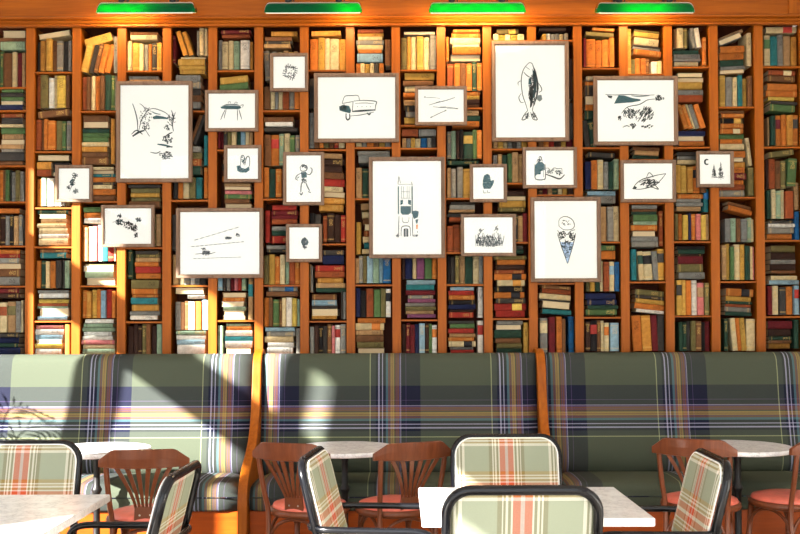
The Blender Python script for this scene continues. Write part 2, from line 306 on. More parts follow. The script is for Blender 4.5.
BOOKS = '''
0 H 0 26 29 49: cr7 br4 mt8
0 V -11 26 50 86: ru8 dk5 gn4 br11 cr6 mr6 tn4
0 H 0 25 88 109: gn3 dk4 gn4 gy4 nv5
0 H 0 25 112 164: ru4 dk6 cr3 gn6 tn5 br5 tn4 gy3 dk8 br4
0 V -11 24 168 200: dk6 br5 or4 br3 gn4 dk1 gy5 ol5 gy4
0 H -8 22 207 212: or4
0 V -12 23 213 244: br6 br6 db6 gy5 bk4 tn5 gy4
0 H -8 21 248 284: or4 rd4 gy5 tn5 br7 gy8
0 H -8 22 287 297: mr5 db5
0 V -12 23 299 331: br6 ol6 cr/ru7 tn/ol8 gy5 cr2
0 H -10 21 332 353: dk4 nv6 dg4 nv7
1 H 37 71 31 36 9: cr5
1 V 37 72 38 70: dk3 oc5 oc1 mu5 br4 gy6 dk5 gy3
1 V 37 70 74 107: ru4 ol8 wh6 cr3 yl9 br4
1 H 37 70 109 116 6: br6
1 V 36 71 118 149: ru5 br3 or4 or8 ol6 gn4 gy5
1 H 38 70 154 160: ol6
1 H 38 52 161 175: oc7 ru6
1 H 53 69 161 175: dk6 dg4 gy4
1 V 37 70 177 205: or5 mt5 wh7 cr5 wh5 tn5
1 H 38 69 209 244: dg4 cr4 tn5 cr4 cr6 wh4 cr7
1 H 38 68 248 257: br3 tl5
1 V 36 70 259 287: or5 dg5 cr4 or6 dk6 dk3 mt5
1 H 37 70 289 319: gy3 wh5 dk1 yl4 ru3 mt2 wh8 lb4
1 H 34 64 324 354: pk4 wh6 lb5 wh4 yl5 wh7
1 V 65 70 323 354: or4
2 H 82 115 34 43 17: mu8
2 V 84 113 43 72 13: mu7 dk6 br4 or6 or6
2 V 114 118 36 72: gy4
2 V 82 117 74 109: ru5 br4 cr4 or5 br5 dg6 gn4 gy2
2 H 81 110 114 164: br6 br6 dg4 gn4 gn5 cr4 oc5 br5 br7
2 V 111 115 118 163: oc4
2 H 83 116 166 200: cr3 br4 tl3 or5 dk3 cr4 or6 br6
2 H 84 104 206 222: gn5 or5 wh5
2 V 80 116 224 260: or5 tn4 cr5 pk5 wh5 tl6 rd6 cr2
2 H 83 115 263 284: ol2 wh5 mt6 wh7
2 V 82 116 288 317: or5 oc5 mu5 or4 lb5 rd6 or4
2 H 82 115 318 354: wh4 mt4 mt4 wh4 wh4 pk4 cr4 mt6
3 H 130 160 31 39: br3 cr5
3 V 128 162 41 70: cr4 oc7 cr4 gy4 or3 dk5 oc5
3 H 128 160 75 84: gy4 tn5
3 V 128 161 90 118: br4 or5 cr4 dg4 tn5 br4
3 H 129 161 184 207: dk3 ol5 mu4 ol4 br6
3 V 128 161 212 245: ol6 db5 mu5 br5 ol6 tn5
3 V 127 132 249 278: dg4
3 H 134 161 250 278: dk3 ol3 tn4 or4 rd6 or5
3 H 129 160 279 319: ol8 or5 or3 tl6 oc6 gy4 wh4
3 V 128 162 323 353: db6 db5 db4 ol5 br5 db6 mt6
4 V 172 175 35 62: mr3
4 V 179 190 30 55 -18: oc5 oc5
4 V 197 208 28 55: gy3 cr5 cr4
4 H 178 207 56 73: cr2 mu6 mu4 mu4
4 H 173 202 74 108: gy6 gy6 dk6 br6 gy6
4 V 173 190 114 144: db6 br6 dk6
4 V 194 202 114 144 20: br4 dk4
4 H 174 203 146 174: gy5 ol6 ru7 dg8
4 V 204 208 135 165: tl4
4 V 204 208 167 198: or4
4 V 173 202 175 198: dk5 or5 cr6 ol6 tl6
4 V 172 206 214 250: dk5 gy5 br5 tn6 dk6
4 V 173 206 254 284: tn5 cr4 gy5 wh4 gy4 dk5
4 H 175 205 287 293: cr5
4 H 188 205 294 298: wh4
4 V 175 208 299 329: gy5 br4 br4 wh6 or6 lb6
4 H 175 207 330 354: mt4 wh5 lb5 wh10
5 H 219 252 30 37 1: mr4 ru4
5 V 218 253 39 69: gy4 cr6 cr5 mt6 _1 wh9 oc3
5 H 219 250 76 90 6: mu6 gn6
5 V 218 253 94 120: mr5 gy6 dk5 cr6 ol5 tn5
5 V 218 253 122 148: mr3 mr3 dk4 ol4 cr5 dg4 lb5 cr4 tn4
5 H 222 251 154 181: ru4 tn4 dk5 br5 or5
5 H 222 252 183 208 -1: tn3 br4 pk4 gn5 br5 tn5
5 H 218 250 214 250: br6 tn6 or6 gy6 ru6 cr6
5 V 217 246 260 290: lb5 dk4 gy4 mr4 pk4 rd4 mt4
5 V 248 253 278 319: tn/tl5
5 H 221 246 292 319: tn5 or4 wh5 mt4 wh5 cr4
5 V 218 223 325 353: mt4
5 H 224 253 323 354: mt3 or4 wh6 tl5 wh7 wh7
6 H 270 299 31 36: oc5
6 H 264 293 37 48: br4 dk3 tn4
6 V 264 270 50 80 -4: gy5
6 V 272 298 50 80: gy5 cr6 tn6 mu5 tn4
6 V 264 300 85 109: br6 cr4 gy3 cr4 ru6 gy5 or5
6 H 264 295 116 126: br5 wh4
6 H 264 299 127 131: dk4
6 V 264 300 133 165: br7 or/rd8 mt5 cr6 gn5 gy5
6 V 263 299 167 197: or5 dg7 or6 ru5 br6 cr5
6 H 271 299 205 224: rd5 mr5 mr4 ru5
6 V 265 270 210 242: rd5
6 H 272 290 226 243: gy4 dg5 rd7
6 H 264 295 245 252: gy4 dk3
6 V 264 300 254 284: ol5 mu6 or5 cr5 mt4 ru6 or5
6 H 266 298 286 296: gy/bl5 br5
6 V 264 300 297 326: or5 br4 gn6 br3 cr4 wh6 yl5 mt3
6 H 265 296 327 354: lb4 gy5 cr6 wh5 wh7
6 V 296 300 328 353: gy4
7 H 310 343 31 36 1: oc5
7 V 310 346 38 70: or8 mu7 cr5 cr9 oc7
7 V 309 345 78 108: dk5 gy4 br6 or5 tn6
7 V 309 345 112 148: gy5 br5 or4 ol5 br5 rd4 cr6
7 H 311 345 153 197 -3: tn5 db6 db7 br6 rd7 cr5 tn5
7 H 318 345 198 211 -2: oc5 oc6
7 V 309 321 213 242: bk6 dk6
7 V 323 346 213 242: ru4 db7 db6 rd5
7 H 323 344 250 264: dk4 nv7
7 V 309 313 264 292: tn2 gy2
7 H 315 346 265 292: rd6 ru6 oc5 tn5 dg4
7 H 311 339 294 319: br5 lb5 dk3 cr6 oc3
7 V 341 346 290 319: dk2 gy3
7 V 310 346 324 353: gy4 db4 bk4 dk4 br4 pk3 wh/rd5 gy5
8 H 356 384 29 62: ru4 oc4 cr4 gy5 cr5 or4 lb9
8 V 385 391 40 66: br5
8 V 356 384 63 84: or4 cr4 mu5 cr4 dk4 or5
8 V 356 391 88 118: gy5 or6 tn5 br6 cr5 ol6
8 V 356 391 122 147: cr5 gy4 or6 br4 mu5 gy5
8 H 356 391 151 163: gy4 gy8
8 V 356 384 168 198: tn6 dg6 ol5 br5 or5
8 H 359 388 203 210: tn6
8 V 356 361 222 254: mu5
8 H 362 390 212 254: cr6 br6 cr6 ru6 cr6 tl6 cr5
8 V 355 391 256 283: tn4 gy4 ol4 lb6 mt6 lb4 bl8
8 V 355 391 288 317: nv5 bk6 ru7 gn7 ol5 wh/bk5
8 H 355 386 318 354: or5 cr/or7 tn5 br7 ol6 br6
9 H 402 437 32 35: gy3
9 V 401 437 36 70: ol6 oc4 cr6 mu7 cr7 gy7
9 H 403 437 73 80: mu8
9 H 402 435 81 97: br5 cr6 or5
9 H 403 436 100 124: tn6 dk7 gy6 mu7
9 H 402 418 129 136: ru6
9 H 419 436 129 136: gy6
9 V 402 436 138 148: tn4 gy4 mu4 cr5 bl6 gy4 dk4
9 V 402 436 156 190: br5 gy6 tn5 dk5 rd5
9 V 402 436 195 225: ol5 br6 gy5 cr5 mu5
9 V 402 437 250 279: db3 nv7 cr4 pu8 gn7 or5
9 H 405 436 280 318: lb5 tl6 mr5 gy4 pu4 gy4 ol4 tn4 pu4
9 V 402 437 323 353: db4 mr4 mr5 nv4 lb6 db4 gn3 wh/or5
10 V 446 449 37 61: or3
10 H 450 481 30 61: or3 or5 cr6 cr3 or7 gy6
10 V 447 482 62 91: ru7 or6 br6 or6 dg5 or5
10 H 450 482 92 108: or4 mu4 db5 br3
10 H 450 481 111 127: tn5 dg5 or5
10 V 447 482 130 159: gy4 mt5 db3 bk4 dg/mu9 gn4 or5
10 H 447 481 161 165: dg4
10 V 447 471 167 198: tn4 gy5 dk1 gy6 mu8
10 V 472 482 170 198: br5 or5
10 H 448 477 202 213: dk3 gy5 tn3
10 H 447 476 214 222: dk4 ru5
10 V 447 470 224 252: ru6 ru7 br5 db5
10 V 447 483 255 284: bk4 dk4 ol4 tn6 dg8 cr6 gy4
10 H 448 476 287 318: lb4 rd5 or5 bk5 nv5 db3 rd6
10 V 478 483 287 318: wh5
10 H 448 476 321 354: dk3 gn5 rd5 tn4 or4 cr/bk6 gy3 rd4
10 V 478 484 321 353: wh/rd5
11 H 495 519 29 34: ol/mu5
11 V 493 524 35 42: cr4 oc5 cr4 oc5 cr5
11 V 493 527 80 110: tn5 or4 gy6 br5
11 V 493 527 120 149: tn4 mu5 cr4 gy4 dk4 gy4 mu5
11 V 493 523 153 183: gy4 tn4 dg5 gn4 tn6 tn4
11 H 497 526 192 212: db4 ol4 mu6 ol4
11 V 505 528 214 243: gy5 gy4 dk4 tn5 mr5
11 H 495 524 246 254: dk4 dg4
11 H 494 527 256 318: ol4 or5 db5 ru4 or/bk6 cr/oc6 bk6 or/bk6 dk5 rd/yl7 rd7
11 H 494 523 321 354: gy4 gy5 dg8 br5 ol5 dg5
11 V 525 530 323 353: mu5
12 H 538 568 28 32: db4
12 V 542 568 34 42: mu4 wh4 gy4 gy4 cr4 gy4
12 V 568 573 60 100: db5
12 V 568 573 104 140: dk5
12 V 538 573 122 149: br4 or4 rd4 db5 mu4 mr5
12 V 538 573 166 195: db4 mr5 tn4 dg5 cr4 mu5 db5
12 H 539 572 286 309 -5: br4 ru5 cr6 dk2 cr7
12 H 540 572 310 315 -4: tl5
12 V 540 575 317 353: gy/cr8 _1 mr7 _1 or6 br4 _4 bl6
13 H 592 616 29 32 -4: or4
13 H 583 615 33 37 -4: ol5
13 V 583 614 39 68: mr3 or9 or6 or7 or5
13 H 584 614 77 120: gy4 or4 dk9 br8 or5 dg8
13 V 583 595 121 148 -8: dk5 dg5
13 H 587 617 153 158 -3: dk5
13 V 585 619 160 190: nv6 or6 cr6 gy5 dg5 mt5
13 H 586 618 192 204: lb4 gy7
13 V 586 620 207 242: br6 db6 tn7 gy6 cr6
13 H 590 616 246 260: gn5 or8
13 V 586 619 262 292: ol4 mu5 dg5 cr3 ru6 cr/lb5 bl5
13 H 585 618 294 316: nv6 nv6 dg4 gn6
13 V 585 619 321 352: db5 bk/rd7 br4 cr3 cr/or5 _1 lb9
14 V 627 631 30 75: oc4
14 H 632 661 31 57 -7: ol3 mu5 cr8 dk2 gy3 or6
14 V 631 650 59 75: ol5 or6 or6 br5
14 V 651 662 62 75: wh5 cr5
14 V 630 660 84 116: tn6 or5 dk6
14 H 632 661 148 160 -3: br4 tn5 dg4
14 V 630 662 168 203: tn5 gy5 dg6
14 H 630 658 206 248: gy4 br3 dg3 gn7 mt4 or6 gy6 gy5 gy6
14 V 659 663 212 247: ru4
14 V 631 637 250 281: tl6
14 V 638 658 252 281 -4: cr/dg5 cr/bk8 gy5
14 V 659 666 250 281: mu/dk6
14 H 634 665 291 314 -6: ol5 dk3 mu4 or5 wh3
14 V 632 658 316 352 -3: or8 oc8 mr6
14 V 659 666 316 352: dk6
15 V 673 688 29 49: br4 cr7 ol5
15 V 691 700 29 49 -9: gy4 wh5
15 V 702 706 39 67: or4
15 H 673 701 51 67: dg5 gy5 gy3 cr5
15 H 676 704 74 103: ol4 tn4 mu6 gy5 ru6
15 V 680 702 105 130 -18: or5 or5 cr2 gy5 or6
15 H 676 705 132 147: nv5 gy5 or5
15 H 675 704 153 165: dk4 gy4 cr5
15 V 675 706 166 194: mu5 mu5 oc5 or/bk6 br5
15 H 675 703 195 212: or5 gy4 gy4 tn5
15 V 705 710 190 213: tl/bl4
15 V 675 710 214 241: ol4 or4 yl6 nv3 or5 pk5 yl6 tn4
15 H 676 705 247 280: bk3 dg4 db2 mr7 ol7 gy6
15 V 676 709 281 316: mu/dk6 mu4 or6 wh6 pk/tn7 ol5
15 V 679 711 322 352: dg4 dg4 dk4 ol5 br6 bk4 mr6
16 V 747 752 34 67: cr5
16 H 718 744 34 43 22: tn4 gy6
16 H 719 745 47 75 3: or7 or7 dg7 gy4 tn4
16 V 719 752 77 108: mu6 gy7 cr5 tl5 mu5 br5
16 H 719 745 112 151: br3 or4 bk/mu6 or5 or/cr5 gn5 or5 cr6
16 V 747 751 139 167 -7: cr4
16 H 719 746 152 198: or6 gy4 oc5 or5 mr6 or4 ru5 gy6
16 V 748 754 169 197: ol5
16 H 727 754 205 214 -15: br4 or5
16 V 725 756 219 243: gy6 mt6 br5 gy7 mt5 cr4
16 V 721 757 245 281: tn5 mu4 gn4 cr6 mu5 dg5 cr3 pk4
16 H 724 753 290 317 -3: or/bk8 mu5 dg3 ru3 gy5 dg4
16 V 724 728 320 352: dg4
16 V 731 746 319 352 -5: cr5 or4 mu5
16 V 749 758 320 352: cr8
17 H 766 797 28 34: cr/rd6
17 V 764 797 36 67: cr/gn6 tl7 gy6 tn7 oc6
17 H 767 797 72 83 -3: ru/cr5 br6
17 H 765 797 85 102 -2: or6 or5 yl3
17 H 768 797 103 113 -4: dk3 gn7
17 V 768 799 116 147: tn2 dg5 or/mr6 or5 oc6 or/dk6
17 H 767 795 152 158 8: ol4
17 V 766 786 160 190: db3 ru6 br5 ol5
17 V 787 796 160 188 4: gn8
17 V 767 793 191 220: dg4 cr4 mt5 cr4 ru8
17 V 795 800 184 211: tn5
17 V 795 800 213 241: bl5
17 H 767 794 222 241: dk3 wh4 gy6 or6
17 H 769 797 247 275: ol6 db7 gy4 db6 br3
17 H 768 798 277 286: cr5 lb5
17 V 767 799 287 316: mr5 cr7 _1 dk7 or7 _1 lb/rd5
17 H 767 792 322 350: mr8 db7 dg4 br3 oc5
17 V 794 799 321 350: dg5
'''
FRAMES = [(116, 192, 81, 182), (55, 92, 165, 202), (101, 154, 205, 247), (205, 258, 90, 131), (270, 308, 53, 91), (224, 261, 145, 182), (283, 324, 152, 205), (176, 263, 208, 278),
          (286, 322, 224, 262), (314, 399, 73, 142), (369, 445, 157, 258), (415, 467, 86, 125), (492, 569, 41, 141), (470, 507, 164, 202), (461, 516, 214, 256), (523, 577, 147, 188),
          (531, 601, 197, 282), (594, 678, 76, 145), (621, 676, 160, 202), (697, 734, 151, 187)]
ORD = 'first second third fourth fifth sixth seventh eighth ninth tenth eleventh twelfth thirteenth fourteenth fifteenth sixteenth seventeenth eighteenth nineteenth twentieth'.split()
YB = .035
def wx(u, v=200): return P(u, v, 0).x
def wz(v, u=400): return P(u, v, 0).z
ZBOT = wz(360)
def divx(i): return P(DIV[i], 195, 0).x
def bookmesh(mb, cx, cz, th, ln, dp, y0, flat, tilt, col, seed, label=None, parts=None, flip=False):
    """one bound book, spine to the room: rounded spine, two boards, page block"""
    ang = rad(tilt) if not flat else rad(90 - tilt)
    Mx = Matrix.Translation((cx, y0, cz)) @ Matrix.Rotation(ang, 4, 'Y')
    if flip: Mx = Mx @ Matrix.Translation((0, dp, 0)) @ Matrix.Diagonal((1, -1, 1, 1))
    hw, hh = th / 2, ln / 2; bul = min(.007, th * .22); n = 6; g = min(.0018, th * .1)
    prof = []
    for k in range(n + 1):
        a = -math.pi / 2 + math.pi * k / n; prof.append((hw * math.sin(a), -bul * math.cos(a)))
    mb.c = col
    z0, z1 = -hh, hh
    ids = [mb.add([Mx @ Vector((x, y, z)) for x, y in [(-hw, dp)] + prof + [(hw, dp)]]) for z in (z0, z1)]
    m = len(prof) + 2
    for i in range(m - 1):
        sp = 0 < i < m - 2
        u0 = (prof[i - 1][0] / th + .5) if sp else 3.0; u1 = (prof[i][0] / th + .5) if sp else 3.2
        mb.face((ids[0] + i, ids[0] + i + 1, ids[1] + i + 1, ids[1] + i), [(u0, seed + .001), (u1, seed + .001), (u1, seed + .999), (u0, seed + .999)], 0, sp)
    # board thickness: inner faces, so the cover is a shell round the pages
    e = .0022
    b = mb.add([Mx @ Vector(p) for p in [(-hw, dp, z0), (-hw + e, dp, z0), (-hw + e, 0, z0), (hw - e, 0, z0), (hw - e, dp, z0), (hw, dp, z0)]])
    b2 = mb.add([Mx @ Vector(p) for p in [(-hw, dp, z1), (-hw + e, dp, z1), (-hw + e, 0, z1), (hw - e, 0, z1), (hw - e, dp, z1), (hw, dp, z1)]])
    U = [(3, seed + .5)] * 4
    for i in range(5): mb.face((b + i, b + i + 1, b2 + i + 1, b2 + i), U, 0)
    for ii, bb in ((0, b), (1, b2)):
        k = ids[ii]
        mb.face((k, k + 1, bb + 2, bb + 1), U, 0); mb.face((bb + 3, k + m - 2, k + m - 1, bb + 4), U, 0)
        mb.face([k + i for i in range(1, m - 1)], [(3, seed + .5)] * (m - 2), 0)
    pg = parts[0] if parts else mb
    keep = pg.c; pg.c = (1, 1, 1, 1)
    pg.box(-hw + e * 1.05, hw - e * 1.05, .0006, dp - .004, z0 + .003, z1 - .003, 0 if parts else 1, Mx); pg.c = keep
    if label:
        lb = parts[1] if parts else mb; kc = lb.c; lb.c = label; s = []
        a0, a1 = z0 + ln * .56, z0 + ln * .86
        L = [lb.add([Mx @ Vector((x * 1.02, y * 1.0 - .0006, z)) for x, y in prof]) for z in (a0, a1)]
        for i in range(n): lb.face((L[0] + i, L[0] + i + 1, L[1] + i + 1, L[1] + i), [(3, seed + .5)] * 4, 0, True)
        for q in (0, 1): pass
        lb.c = kc
def jit(c):
    k = 1 + R.uniform(-.13, .13); h = R.uniform(-.05, .05)
    k *= .78; r, g, b, _ = srgb(*c); return (min(1, r * k * (1 + h)), min(1, g * k), min(1, b * k * (1 - h)), 1)
allb = []
for line in BOOKS.strip().split('\n'):
    head, items = line.split(':'); t = head.split(); bay, kind = int(t[0]), t[1]; x0, x1, y0, y1 = map(float, t[2:6]); tilt = float(t[6]) if len(t) > 6 else 0
    its = []
    for w in items.split():
        i = len(w)
        while w[i - 1].isdigit(): i -= 1
        its.append((w[:i], float(w[i:] or 5)))
    tot = sum(w for _, w in its); full = R.randrange(len(its))
    X0, X1 = divx(bay) + .0305, divx(bay + 1) - .0305
    pos = 0
    for k, (c, w) in enumerate(its):
        a, b = pos / tot, (pos + w) / tot; pos += w
        if c == '_': continue
        if kind == 'V':
            pa, pb = x0 + (x1 - x0) * a, x0 + (x1 - x0) * b
            top = y0 if k == full or tilt else y0 + (y1 - y0) * R.uniform(0, .09)
            A, B = P(pa, (top + y1) / 2, YB), P(pb, (top + y1) / 2, YB); zt, zb = P(400, top, YB).z, P(400, y1, YB).z
            wa, wb = A.x, B.x
            ca = math.cos(rad(tilt)); sa = abs(math.sin(rad(tilt)))
            th = (wb - wa) * (ca if tilt else 1) - .002; ln = (zt - zb) / ca - (th * sa / ca * .9 if tilt else 0)
            cx, cz = (wa + wb) / 2, (zt + zb) / 2
            if not tilt:
                cx = min(max(cx, X0 + th / 2), X1 - th / 2)
            rect = (pa, pb, top, y1)
        else:
            pa, pb = y0 + (y1 - y0) * a, y0 + (y1 - y0) * b
            j0, j1 = (R.uniform(0, .1) * (x1 - x0), R.uniform(0, .1) * (x1 - x0)) if (x1 - x0) > 22 else (0, 0)
            A, B = P(x0 + j0, (pa + pb) / 2, YB), P(x1 - j1, (pa + pb) / 2, YB); zt, zb = P(400, pa, YB).z, P(400, pb, YB).z
            wa, wb = max(A.x, X0), min(B.x, X1)
            th = zt - zb - .0012; ln = (wb - wa)
            cx, cz = (wa + wb) / 2, (zt + zb) / 2
            rect = (x0 + j0, x1 - j1, pa, pb)
        vis = max(0, min(rect[1], 800) - max(rect[0], 0)) * max(0, rect[3] - rect[2])
        for f in FRAMES:
            vis -= max(0, min(rect[1], f[1]) - max(rect[0], f[0])) * max(0, min(rect[3], f[3]) - max(rect[2], f[2]))
        c1, c2 = (c.split('/') + [None])[:2]
        ty = tilt + (R.uniform(-.5, .5) if kind == 'H' and not tilt else 0)
        if kind == 'H' and not tilt: ty = 0
        allb.append(dict(bay=bay, kind=kind, tilt=ty, th=th, ln=ln, cx=cx, cz=cz, rect=rect, vis=vis, c=c1, c2=c2, y=YB + R.uniform(-.012, .014), dp=min(.205, max(.13, ln * .78)), col=jit(PAL[c1][1:]), lc=jit(PAL[c2][1:]) if c2 else None, seed=float(R.randrange(1, 900)), flip=(kind == 'H' and not c2 and c1 in ('cr', 'wh', 'tn', 'gy', 'br', 'ol') and R.random() < .22)))
vis = sorted([b for b in allb if b['vis'] > 1], key=lambda b: -b['vis'])
solo = vis[:300]; ids = set(id(b) for b in solo)
# name the rows: books of one bay whose middles lie level form a row, counted downwards over everything on the shelves
for bay in range(18):
    bb = [b for b in allb if b['bay'] == bay and b['vis'] > 1]
    up = sorted([b for b in bb if b['kind'] == 'V'], key=lambda b: (b['rect'][2] + b['rect'][3]) / 2); rows = []
    for b in up:
        m = (b['rect'][2] + b['rect'][3]) / 2
        if rows and abs(rows[-1][0] - m) < 11: rows[-1][1].append(b)
        else: rows.append([m, [b]])
    for ri, (m, L) in enumerate(rows):
        for k, b in enumerate(sorted(L, key=lambda q: q['rect'][0])):
            b['where'] = f"{ORD[k]} from left in {ORD[ri]} upright row"
    fl = sorted([b for b in bb if b['kind'] == 'H'], key=lambda b: (b['rect'][2], b['rect'][0]))
    for k, b in enumerate(fl):
        b['where'] = f"{ORD[k] if k < 20 else 'number %d' % (k + 1)} flat book down in its bay"
def bayname(b): return 'leftmost bay' if b == 0 else ('rightmost bay' if b == 17 else (f'{ORD[b]} bay from left' if b < 9 else f'{ORD[17 - b]} bay from right'))
stuff = MB()
for b in allb:
    if b['vis'] <= 1 and b['rect'][1] > 0 and not b['rect'][0] > 800: pass
    args = (b['cx'], b['cz'], b['th'], b['ln'], b['dp'], b['y'], b['kind'] == 'H', b['tilt'], b['col'], b['seed'], b['lc'])
    fk = b['flip']
    if id(b) in ids:
        # geometry in local coordinates about the foot of the spine
        mb, pg, lb = MB(), MB(), MB()
        loc = Vector((b['cx'], b['y'], b['cz']))
        a = list(args); a[0] = 0; a[1] = 0; a[5] = 0
        bookmesh(mb, *a, parts=(pg, lb), flip=fk)
        o = mb.build('book', M['book'], fix=False); o.location = loc
        pose = 'leaning' if b['kind'] == 'V' and b['tilt'] else ('tilted' if b['tilt'] else '')
        tag(o, ' '.join(f"{PAL[b['c']][0]} {pose} book, {b['where']}, {bayname(b['bay'])}".replace('flat book down in its bay', 'flat one down').split()), 'book', 'books on the wall of shelves')
        pg.build('page_block', M['pages'], o, fix=False)
        if b['lc']: tag(lb.build('spine_label', M['book'], o, fix=False), PAL[b['c2']][0] + ' spine label')
    else:
        bookmesh(stuff, *args, flip=fk)
tag(stuff.build('books', [M['book'], M['pages']], fix=False), 'the smaller and partly hidden books packed on the shelves between the others', 'books', 'books on the wall of shelves', 'stuff')
# ------------------------------------------------------------------ bookcase
TOP = wz(26)
bc = thing('bookcase', 'wall-wide built-in oak bookcase with eighteen narrow bays full of old books', 'bookcase', (0, 0, 0))
for i in range(19):
    x = divx(i); m = MB(); m.box(x - .0285, x + .0285, 0, .03, 0, TOP + .02, bev=.002); m.box(x - .011, x + .011, .03, .27, 0, TOP + .02)
    m.build('upright', M['oak'], bc)
m = MB(); m.box(divx(0) - .03, divx(18) + .03, .27, .285, 0, TOP + .5); m.build('back_panel', M['oak_dark'], bc)
for b, ys in SHELF.items():
    a, c = divx(b) + .029, divx(b + 1) - .029
    for y in ys:
        z = P(400, y, YB).z; m = MB(); m.box(a, c, .008, .27, z - .0085, z + .0025, bev=.001); m.build('shelf_board', M['oak_x'], bc)
    z = P(400, 355, YB).z; m = MB(); m.box(a, c, .008, .27, z - .02, z - .004); m.build('shelf_board', M['oak_x'], bc)
XL, XR = -3.6, 3.9
m = MB(); m.box(divx(0) - .03, divx(18) + .03, -.03, .03, wz(19), 4.0); m.build('fascia', M['oak_x'], bc)
m = MB(); z0 = wz(26); prof = [(-.0, z0 - .005), (-.035, z0 - .005), (-.035, z0 + .008), (-.05, z0 + .012), (-.062, z0 + .022), (-.05, z0 + .031), (-.04, z0 + .034), (-.055, z0 + .042), (-.06, z0 + .05), (-.045, z0 + .058), (-.03, z0 + .062), (0, z0 + .062)]
m.sweepx(prof, divx(0) - .03, divx(18) + .03, smooth=False); m.build('cornice_moulding', M['oak_x'], bc)
p = P(793, 10, -.03); m = MB(); m.box(p.x - .03, p.x + .02, -.04, -.031, wz(19), 4.0, bev=.002); m.build('fascia_stile', M['oak'], bc)
# ------------------------------------------------------------------ picture frames and their drawings
def W(*a): return a
def ribbon(mb, pts, w, T):
    """an ink line of width w (px) through px points"""
    pts = [Vector((p[0], p[1])) for p in pts]; n = len(pts); L = []; Rr = []
    for i, p in enumerate(pts):
        d = (pts[min(i + 1, n - 1)] - pts[max(i - 1, 0)])
        if d.length < 1e-6: d = Vector((1, 0))
        d.normalize(); nn = Vector((-d.y, d.x)); t = i / max(1, n - 1); ww = w * (.45 + .55 * math.sin(math.pi * min(max(t, .12), .88))) / 2
        L.append(T(p + nn * ww)); Rr.append(T(p - nn * ww))
    a = mb.add(L); b = mb.add(Rr)
    for i in range(n - 1): mb.face((a + i, b + i, b + i + 1, a + i + 1))
def blob(mb, poly, T):
    a = mb.add([T(Vector(p)) for p in poly]); mb.face([a + i for i in range(len(poly))])
def parse(s): return [tuple(float(q) for q in w.split(',')) for w in s.split()]
def framed(box, label, draw, fw=3.6):
    x0, x1, y0, y1 = box; yf = -.028; cx, cy = (x0 + x1) / 2, (y0 + y1) / 2
    c = P(cx, cy, yf); a = P(x0, cy, yf).x; b = P(x1, cy, yf).x; t = P(cx, y0, yf).z; bo = P(cx, y1, yf).z
    w, h = (b - a) / 2, (t - bo) / 2; root = thing('framed_print', label, 'picture', (c.x, -.002, (t + bo) / 2), group='framed ink drawings hung over the bookshelves')
    s = 1 / ((b - a) / (x1 - x0)); fwm = fw / s
    m = MB()
    # mitred moulding with a stepped section
    sec = [(0, 0), (0, -.028), (.003, -.030), (fwm * .7, -.028), (fwm * .8, -.024), (fwm, -.020), (fwm, 0)]
    cor = [(-1, -1), (1, -1), (1, 1), (-1, 1)]; rings = []
    for sx, sz in cor: rings.append(m.add([(sx * (w - o_), y, sz * (h - o_)) for o_, y in sec]))
    for k in range(4):
        A, B = rings[k], rings[(k + 1) % 4]; vert = k in (1, 3)
        for i in range(len(sec)):
            j = (i + 1) % len(sec); m.face((A + i, A + j, B + j, B + i))
    m.build('frame_moulding', M['grey_wood'], root)
    m = MB(); m.box(-w + fwm * .6, w - fwm * .6, -.013, -.004, -h + fwm * .6, h - fwm * .6); m.build('paper', M['paper'], root)
    m = MB(); m.box(-w + fwm, w - fwm, -.0185, -.017, -h + fwm, h - fwm); m.build('glass_pane', M['glass'], root)
    mbs = {}; base = P(cx, cy, -.0155)
    T = lambda p: (((p.x - cx) / s), -.0134, -((p.y - cy) / s))
    def line(pts, wd=.7, mat='ink', smooth=True):
        q = parse(pts) if isinstance(pts, str) else pts
        if smooth and len(q) > 2: q = [(v.x, v.y) for v in spline([(a_, b_, 0) for a_, b_ in q], 4)]
        ribbon(mbs.setdefault(mat, MB()), q, wd, T)
    def fill(pts, mat='teal_ink'): 
        blob(mbs.setdefault(mat, MB()), parse(pts) if isinstance(pts, str) else pts, T)
    draw(line, fill)
    for k, (mat, mb) in enumerate(mbs.items()): mb.build('ink_drawing', M[mat], root, fix=False)
    return root
def scrib(line, cx, cy, rx, ry, n, w=.6, mat='ink', ang=None, ln=3.0, seed=1):
    n = int(n * 1.9); w *= .95; ln *= .72
    r = random.Random(seed)
    for _ in range(n):
        a = r.uniform(0, 6.28); q = math.sqrt(r.random()); x, y = cx + rx * q * math.cos(a), cy + ry * q * math.sin(a)
        d = r.uniform(0, 6.28) if ang is None else rad(ang + r.uniform(-25, 25)); l = ln * r.uniform(.5, 1.2) / 2
        bx, by = r.uniform(-.35, .35), r.uniform(-.35, .35)
        line([(x - l * math.cos(d), y - l * math.sin(d)), (x + bx, y + by), (x + l * math.cos(d), y + l * math.sin(d))], w * r.uniform(.7, 1.3), mat)
